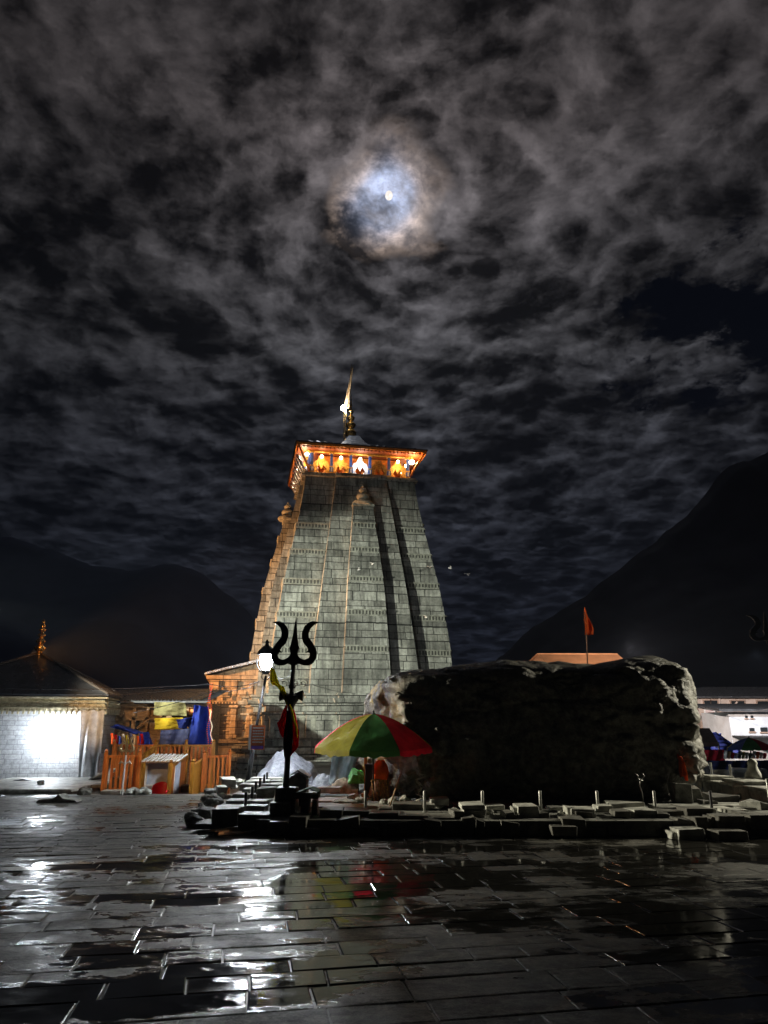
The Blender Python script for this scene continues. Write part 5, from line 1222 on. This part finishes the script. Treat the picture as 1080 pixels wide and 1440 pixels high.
# bead light strings hanging from the hall roof
for j, (px0, px1, m_, w) in enumerate(((295,291,M_led,'red string of bead lights, left one, hanging from the hall roof corner'),(297,296,M_led,'red string of bead lights, middle one, hanging from the hall roof corner'),(296,299,M_ledw,'whitish string of bead lights, right one, hanging from the hall roof corner'))):
    a = P(px0, 962 if j < 2 else 1000, 24.2); b = P(px1, 1062, 24.2); mm = MB(); pts = [a.lerp(b, i/34)+Vector((0.03*math.sin(i*0.5+j),0,0)) for i in range(35)]
    mm.tube(pts, 0.008, 4, mi=1)
    for p_ in pts: mm.lathe(p_, [(0.003,-.022),(0.022,0),(0.003,.022)], 6)
    tag(mm.build('bead_light_string', [m_, M_wire]), w, 'string lights')
# overhead wires
def wire(pts, r, label, sag=0.15):
    m = MB(); out = []
    for a, b in zip(pts, pts[1:]):
        for i in range(16):
            t_ = i/16; p = a.lerp(b, t_); out.append(p-Vector((0,0,sag*4*t_*(1-t_))))
    out.append(pts[-1]); m.tube(out, r, 6); return tag(m.build('overhead_wire', M_wire, smooth=True), label, 'wire')
wire([P(366,958,18), P(296,962,19.5), P(-40,966,20)], 0.010, 'thicker cable from the lamp to the left, upper one crossing the shrine roof', 0.10)
wire([P(366,962,18), P(250,970,19), P(-40,973,20)], 0.007, 'thin wire from the lamp to the left, just under the thicker cable', 0.14)
wire([P(188,1002,23), P(300,972,22)], 0.010, 'thin wire from the shrine eave up to the hall roof corner', 0.05)
wire([P(378,943,18.2), P(410,948,18.8)], 0.006, 'short wire from the lamp to the trident head')
wire([P(377,952,18.2), P(440,963,21), P(500,975,26)], 0.008, 'wire from the lamp to the right across the temple wall', 0.05)

# ============ right side ============
# building with the orange roof behind the boulder
OB = empty('orange_roof_house', (0,0,0), 'house with a ribbed orange roof seen over the top of the boulder', 'house')
Y0 = 34.0; xa, xb = PX(733,Y0,5), PX(892,Y0,5); zE = P(800,942,Y0).z; zR = P(800,921,Y0+2.2).z
OB.location = ((xa+xb)/2, Y0+2.2, 0); wd = xb-xa
m = MB(); m.box((0,0,zE/2), (wd-0.5,4.0,zE)); m.build('wall', M_pinkwall, OB)
m = MB(); m.loft([[(-wd/2,-2.3,zE),(wd/2,-2.3,zE),(wd/2,2.3,zE),(-wd/2,2.3,zE)],[(-wd/2,-2.3,zE+.05),(wd/2,-2.3,zE+.05),(wd/2,2.3,zE+.05),(-wd/2,2.3,zE+.05)],[(-wd/2+1.2,-0.05,zR),(wd/2-0.1,-0.05,zR),(wd/2-0.1,0.05,zR),(-wd/2+1.2,0.05,zR)]])
m.build('roof', M_orangeroof, OB)
m = MB()
for i in range(34):
    x_ = -wd/2+1.25+i*(wd-1.4)/33; m.tube([(x_,-2.28,zE+0.08),(x_,-0.06,zR+0.03)], 0.03, 4)
m.tube([(-wd/2,-2.3,zE+.07),(-wd/2+1.2,0,zR+0.03),(wd/2-.1,0,zR+0.03)], 0.05, 5); m.build('roof_ribs', M_orangeroof, OB)
lamp('roof_wash_lamp', 'SPOT', (PX(700,30,5), 28.5, 8.2), 520, (1.0,0.62,0.36), (OB.location.x, Y0+0.5, zE+0.3), 0.2, 60, 0.5)
# orange flag
fy = 19.0; f0 = P(824, 945, fy); f1 = P(823, 857, fy)
FG = empty('orange_flag', f0-Vector((0,0,1.2)), 'orange triangular flag on a thin pole rising behind the boulder', 'flag')
m = MB(); m.tube([(0,0,0),(f1.x-f0.x,0,f1.z-f0.z+1.2)], [0.022,0.014], 8); m.build('pole', pmat('flag_pole_wood', (0.30,0.16,0.09), 0.6), FG)
def ffn(u, v):
    p = P(822+u*(12*min(1,v*1.3)), 857+36*v-3*u*(1-v), fy); q = p-Vector(FG.location); return (q.x, q.y+0.05*math.sin(u*7+v*5), q.z)
m = MB(); m.grid(10, 14, ffn); m.build('pennant', M_orange, FG, smooth=True, solid=0.008)
lamp('flag_lamp', 'SPOT', (7.6, 16.8, 6.5), 260, (1,0.9,0.8), tuple(P(828,875,fy)), 0.1, 18, 0.4)
# pale two-storey house
HY = 42.0; h0x, h1x = PX(984,HY,2), PX(1180,HY,2); zt = P(1000,982,HY).z; ztop = P(1040,969,HY+2).z
PH = empty('pale_plaster_house', ((h0x+h1x)/2, HY+3, 0), 'pale pinkish house with a dark roof at the right edge, banner on its wall', 'house')
wd = h1x-h0x
m = MB(); m.box((0,0,zt/2), (wd,6,zt)); m.build('wall', M_pinkwall, PH)
m = MB(); m.loft([[(-wd/2-.4,-3.4,zt),(wd/2+.4,-3.4,zt),(wd/2+.4,3.4,zt),(-wd/2-.4,3.4,zt)],[(-wd/2-.4,-3.4,zt+.1),(wd/2+.4,-3.4,zt+.1),(wd/2+.4,3.4,zt+.1),(-wd/2-.4,3.4,zt+.1)],[(-wd/2+1.6,-0.6,ztop+.15),(wd/2-2,-0.6,ztop+.15),(wd/2-2,0.6,ztop+.15),(-wd/2+1.6,0.6,ztop+.15)]]); m.build('roof', M_roof, PH)
for px, py, w_, h_ in ((994,988,.35,.22),(1004,988,.35,.22),(1037,989,.75,.25),(1074,989,.75,.22),(1001,1023,.35,.55),(1013,1023,.35,.55),(1048,1010,.5,.4)):
    q = P(px,py,HY)-Vector(PH.location); wn_ = MB(); wn_.box((q.x,-3.03,q.z), (w_,0.06,h_)); 
    for s_ in (-1,1): wn_.box((q.x+s_*(w_/2+0.03),-3.04,q.z), (0.06,0.08,h_+0.12), mi=1)
    for s_ in (-1,1): wn_.box((q.x,-3.04,q.z+s_*(h_/2+0.03)), (w_,0.08,0.06), mi=1)
    wn_.build('window', [M_pane, M_frame], PH)
m = MB(); q = P(1014,1010,HY)-Vector(PH.location); m.tube([(q.x,-3.08,zt),(q.x+.05,-3.08,0.2)], 0.06, 8); m.tube([(q.x+1.0,-3.08,zt-0.2),(q.x+0.2,-3.08,q.z)], 0.05, 6); m.build('drain_pipe', M_pinkwall, PH)
BNR = empty('banner', P(998.5,1008,HY-0.6), 'white banner with red lines over a blue panel with two white figures', 'banner')
bh = P(1000,998,HY).z-P(1000,1018,HY).z
m = MB(); m.box((0,0,0), (0.62,0.03,bh)); m.build('cloth', M_signw, BNR)
m = MB(); m.box((0.02,-0.022,-bh*0.28), (0.54,0.008,bh*0.36)); m.build('blue_panel', M_signb, BNR)
m = MB()
for s_ in (-1,1): m.box((0.02+s_*0.10,-0.03,-bh*0.28), (0.05,0.006,bh*0.22)); m.box((0.02+s_*0.10,-0.03,-bh*0.28-bh*.1), (0.11,0.006,0.04))
m.build('figures', M_signw, BNR)
m = MB()
for i in range(5):
    x_ = -0.22
    while x_ < 0.2: w_ = r2.uniform(.03,.08); m.box((x_+w_/2,-0.02,bh*0.42-i*bh*0.09), (w_,0.006,bh*0.035)); x_ += w_+.02
m.build('lettering', M_redc, BNR)
# blue-white house in front
GY = 35.0; g0, g1 = PX(1025,GY,2), PX(1190,GY,2); zt = P(1040,1001,GY).z
WH = empty('bluish_house', ((g0+g1)/2, GY+1.5, 0), 'low bluish white house with dark ragged eave at the right edge', 'house')
wd = g1-g0
m = MB(); m.box((0,0,zt/2), (wd,3,zt)); m.build('wall', M_bluewall, WH)
m = MB(); m.loft([[(-wd/2-.6,-1.9,zt),(wd/2,-1.9,zt),(wd/2,1.9,zt+.35),(-wd/2-.6,1.9,zt+.35)],[(-wd/2-.6,-1.9,zt+.12),(wd/2,-1.9,zt+.12),(wd/2,1.9,zt+.47),(-wd/2-.6,1.9,zt+.47)]]); m.build('roof', M_roof, WH)
for px, py, w_, h_ in ((1057,1026,.22,.16),(1074,1026,.32,.2),(1049,1008,.1,.12),(1057,1008,.1,.12)):
    q = P(px,py,GY)-Vector(WH.location); wn_ = MB(); wn_.box((q.x,-1.52,q.z), (w_,0.05,h_)); wn_.box((q.x,-1.54,q.z-h_/2-0.03), (w_+.1,0.08,0.05), mi=1); wn_.build('window', [M_pane, M_frame], WH)
m = MB(); q = P(1045,1037,GY)-Vector(WH.location); m.box((0,-2.3,q.z+0.06), (wd,1.5,0.06)); m.build('awning', M_roof, WH)
lamp('house_front_lamp', 'SPOT', (PX(1065,31,3), 30.5, 4.6), 1600, (0.9,0.95,1.0), (PX(1060,GY,2), GY, 2.0), 0.15, 80, 0.5)
# stalls
CY = 26.0
def canopy(name, pts_top, pts_bot, Y, depth, mat, label, legs=True):
    C_ = empty(name, P(sum(p[0] for p in pts_bot)/2, pts_bot[0][1], Y+depth/2), label, 'canopy'); C_.location.z = PLZ
    o0 = Vector(C_.location)
    t0, t1 = P(pts_top[0][0], pts_top[0][1], Y+depth/2)-o0, P(pts_top[1][0], pts_top[1][1], Y+depth/2)-o0
    b0, b1 = P(pts_bot[0][0], pts_bot[0][1], Y)-o0, P(pts_bot[1][0], pts_bot[1][1], Y)-o0
    m = MB(); bk = Vector((0,depth,0))
    zs = [(b0, b1, -0.14), (b0, b1, 0.0), (t0-bk*0.12, t1-bk*0.12, 0.0)]
    m.loft([[b0+Vector((0,0,-.14)), b1+Vector((0,0,-.14)), b1+bk+Vector((0,0,-.14)), b0+bk+Vector((0,0,-.14))],[b0, b1, b1+bk, b0+bk],[t0-bk*0.15, t1-bk*0.15, t1+bk*0.15, t0+bk*0.15]], cap0=False)
    m.build('cover', mat, C_, solid=0.01)
    for q in (b0, b1, b0+bk, b1+bk):
        g_ = MB(); g_.tube([(q.x,q.y,0),(q.x,q.y,q.z)], 0.025, 6); g_.build('leg', M_steel, C_)
    return C_
canopy('stall_canopy', [(976,1024),(993,1024)], [(969,1044),(1010,1044)], CY, 1.8, M_canopy, 'grey pyramid canopy over the stall at the boulder right side')
sheet('navy_tarp', [(994,1031),(1006,1029),(1036,1048),(1008,1052)], 28.0, M_navy, 'dark blue tarpaulin sloping down behind the grey canopy', 'tarpaulin', 0.1, 6)
sheet('bright_blue_tarp', [(999,1033),(1014,1031),(1017,1038),(1004,1040)], 29.0, M_blue, 'small brighter blue tarpaulin on top behind the grey canopy', 'tarpaulin', 0.1, 6)
sheet('blue_backcloth', [(966,1047),(1040,1049),(1040,1066),(966,1066)], 28.5, M_navy, 'dark blue back cloth of the stall under the canopy', 'tarpaulin', 0.1, 16)
sheet('crimson_cloth', [(975,1055),(1018,1054),(1018,1071),(976,1070)], 25.5, M_redstall, 'crimson cloth hung along the stall below the grey canopy', 'cloth', 0.08, 22)
sheet('navy_skirt', [(975,1070),(1100,1069),(1100,1092),(975,1088)], 22.5, M_navy, 'long navy cloth skirt of the stalls at the right', 'cloth', 0.10, 40, nx=60)
sheet('blue_flap', [(968,1064),(976,1064),(976,1076),(968,1076)], 25.2, M_blue, 'small bright blue flap at the left end of the crimson cloth', 'cloth', 0.03, 5, nx=6, ny=6)
goods = [M_signw, M_beige, M_redc, M_whitesheet, M_black, M_khaki, M_signw, M_black, M_whitesheet, M_orange, M_signw, M_redstall]
gl_names = ['white','beige','dark red','milky','black','khaki','second white','second black','second milky','orange','third white','crimson']
for i in range(12):
    px = 1021+i*5.0
    sheet('hanging_goods', [(px-2.2,1056+(i*5) % 4),(px+2.1,1056+(i*5) % 4),(px+2.2,1067),(px-2.2,1067+(i*3) % 3)], 24.8, goods[i], gl_names[i]+' item in the row of goods hung below the market umbrella', 'goods', 0.05, 6, nx=5, ny=5, group='goods hung on the right stall')
uc = P(1055, 1052, 24.0)
umbrella('market_umbrella', (uc.x, 24.0, uc.z), 0.72, P(1055,1038,24).z-uc.z, uc.z-PLZ, [U_b,U_g,U_r,U_y,U_b,U_g,U_r,U_y], 'small yellow, blue, green and red umbrella over the stalls at the right', math.radians(-135-45), drop=0.06)
for i, (px, w_, h_, mt_, wd_) in enumerate(((983,.5,.35,M_greytarp,'grey sack on the ground before the crimson stall'),(1019,.35,.22,M_signw,'white box under the navy skirt'),(1046,.45,.26,M_bluewall,'pale blue box under the navy skirt'),(1072,.4,.24,M_greytarp,'grey box at the right end of the navy skirt'))):
    slab(PX(px,20.5,.3), 20.5+i*0.1, PLZ-0.003, w_, 0.4, h_, mat=mt_, label=wd_, name='storage_box', cat='box', jit=0.03, group='boxes under the right stalls')
# partly seen iron trident at the right edge
m = MB(); tq = P(1084, 925, 22.0)
RT = empty('distant_trident', (tq.x, 22.0, PLZ), 'dark iron trident standing far right, almost hidden', 'trident')
m.prism([(x_*1.35, z_*1.05) for x_, z_ in trident_outline()], 0.05, M=Matrix.Translation((0,0,tq.z-PLZ+0.1))); m.build('prongs', M_pole, RT)
m = MB(); m.tube([(0,0,0),(0,0,tq.z-PLZ+0.2)], 0.04, 8); m.build('shaft', M_pole, RT)
# overhead wires at right
wire([P(984,993,36), P(1040,1000,33), P(1100,990,30)], 0.012, 'thin wire crossing the bluish house eave at the right', 0.12)
# pale moths in the lamplight
for i, (px, py, Y, wd_) in enumerate(((633,799,30,'pale bird just right of the temple tower'),(658,808,28,'pale bird farther right of the tower in the dark sky'),(524,793,31,'pale bird before the tower centre, upper right of the dark stain'),(505,801,31,'pale bird before the tower centre, left of the dark stain'),(605,798,31,'pale bird before the right edge of the tower'),(599,868,31,'pale bird low before the right strip of the tower'))):
    m = MB(); m.loft([[(x_, r_*math.cos(a_), r_*math.sin(a_)) for a_ in [j*math.pi/3 for j in range(6)]] for x_, r_ in ((-0.09,0.004),(-0.04,0.028),(0.02,0.030),(0.06,0.022),(0.09,0.004))])
    for s_ in (-1,1): m.add([(-0.02,0,0.02),(0.04,0,0.02),(0.03,s_*0.10,0.07),(-0.03,s_*0.16,0.05),(-0.02,0,0.028),(0.04,0,0.028),(0.03,s_*0.10,0.078),(-0.03,s_*0.16,0.058)], [(0,1,2,3),(7,6,5,4),(0,4,5,1),(1,5,6,2),(2,6,7,3),(3,7,4,0)])
    o = m.build('bird', M_whitepaint, smooth=True); o.location = P(px,py,Y); o.rotation_euler = (0, 0.3, i*1.1); tag(o, wd_, 'bird', 'birds flying round the tower')
# broken dark edging blocks along the front of the platform, each one loose
edge_words = ['left of the sloping corner slab','under the sloping corner slab','under the wide dark slab','left of the pedestal foot','under the pedestal','below the draped bench','below the bench right leg','below the leaf-shaped rock','left of the umbrella pole','straight below the umbrella pole','right of the umbrella pole','below the leaning stick','below the twisted rope','left of the tall slab stack','under the tall slab stack','right of the tall slab stack','below the narrow upright chip','below the thick slab pair','right of the thick slab pair','below the small thin slab','above the lone plaza block','below the skewed double slab','right of the skewed double slab','below the long rounded kerb stone','below the double slab','right of the double slab','left of the thin black post','below the thin black post','left of the tall dark pile']
r4 = random.Random(23); px = 384.0
for wd_ in edge_words:
    w_ = r4.choice((13, 18, 24, 28, 34)); Y = 11.60+r4.uniform(-0.10, 0.10)
    a = PX(px, Y, .2); b = PX(px+w_-1.0, Y, .2)
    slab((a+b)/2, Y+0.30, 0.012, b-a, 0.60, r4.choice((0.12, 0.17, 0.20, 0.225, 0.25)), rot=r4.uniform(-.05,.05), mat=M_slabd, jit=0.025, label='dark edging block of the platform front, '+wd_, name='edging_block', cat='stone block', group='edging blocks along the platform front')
    px += w_
# thin night mist that greys and blues the far slopes
hz = MB(); hz.box((0, 1400, 300), (5800, 3600, 604)); hzo = hz.build('haze', None)
hm_ = bpy.data.materials.new('night_mist'); hm_.use_nodes = True; ht = NT(hm_.node_tree)
vol = ht.new('ShaderNodeVolumePrincipled'); vol.inputs['Color'].default_value = (0.62, 0.74, 1.0, 1); vol.inputs['Density'].default_value = 0.00026; vol.inputs['Anisotropy'].default_value = 0.2
ht.new('ShaderNodeOutputMaterial', {'Volume': vol.outputs[0]})
hzo.data.materials.clear(); hzo.data.materials.append(hm_); tag(hzo, kind='stuff')
scene.cycles.volume_bounces = 0
# pale slabs added to paint lamplight onto the dark platform floor
for px, Y, w_, d_, wd_ in ((450,14.6,.75,.60,'pale flagstone added as lamplight behind the draped bench'),(478,14.9,.60,.55,'pale flagstone added as lamplight left of the leaf-shaped rock'),(505,14.9,.55,.50,'pale flagstone added as lamplight at the foot of the green bundle'),(462,13.6,.80,.60,'pale flagstone added as lamplight nearest the draped bench'),(492,13.5,.55,.50,'pale flagstone added as lamplight in front of the leaf-shaped rock'),
        (948,13.5,.75,.60,'pale flagstone added as lamplight under the squat block below the orange cloth'),(985,13.4,.80,.60,'pale flagstone added as lamplight behind the thin black post'),(1022,13.7,.75,.60,'pale flagstone added as lamplight beside the dark slab bench on the right'),(1000,14.7,.85,.65,'pale flagstone added as lamplight behind the dark slab bench on the right'),(1045,14.3,.75,.60,'pale flagstone added as lamplight at the foot of the low wall'),(1060,13.4,.70,.60,'pale flagstone added as lamplight by the rough tilted block')):
    slab(PX(px, Y, .22), Y, PLZ-0.004, w_, d_, 0.03+0.004*(px % 3), mat=M_slab, jit=0.008, rot=r4.uniform(-.12,.12), label=wd_, name='light_patch', cat='light_patch', group='pale slabs added as lamplight on the platform floor')

# small lit bulbs are only seen glowing; the lamps beside them carry their light
for mt_ in bpy.data.materials:
    mt_.cycles.emission_sampling = 'NONE'
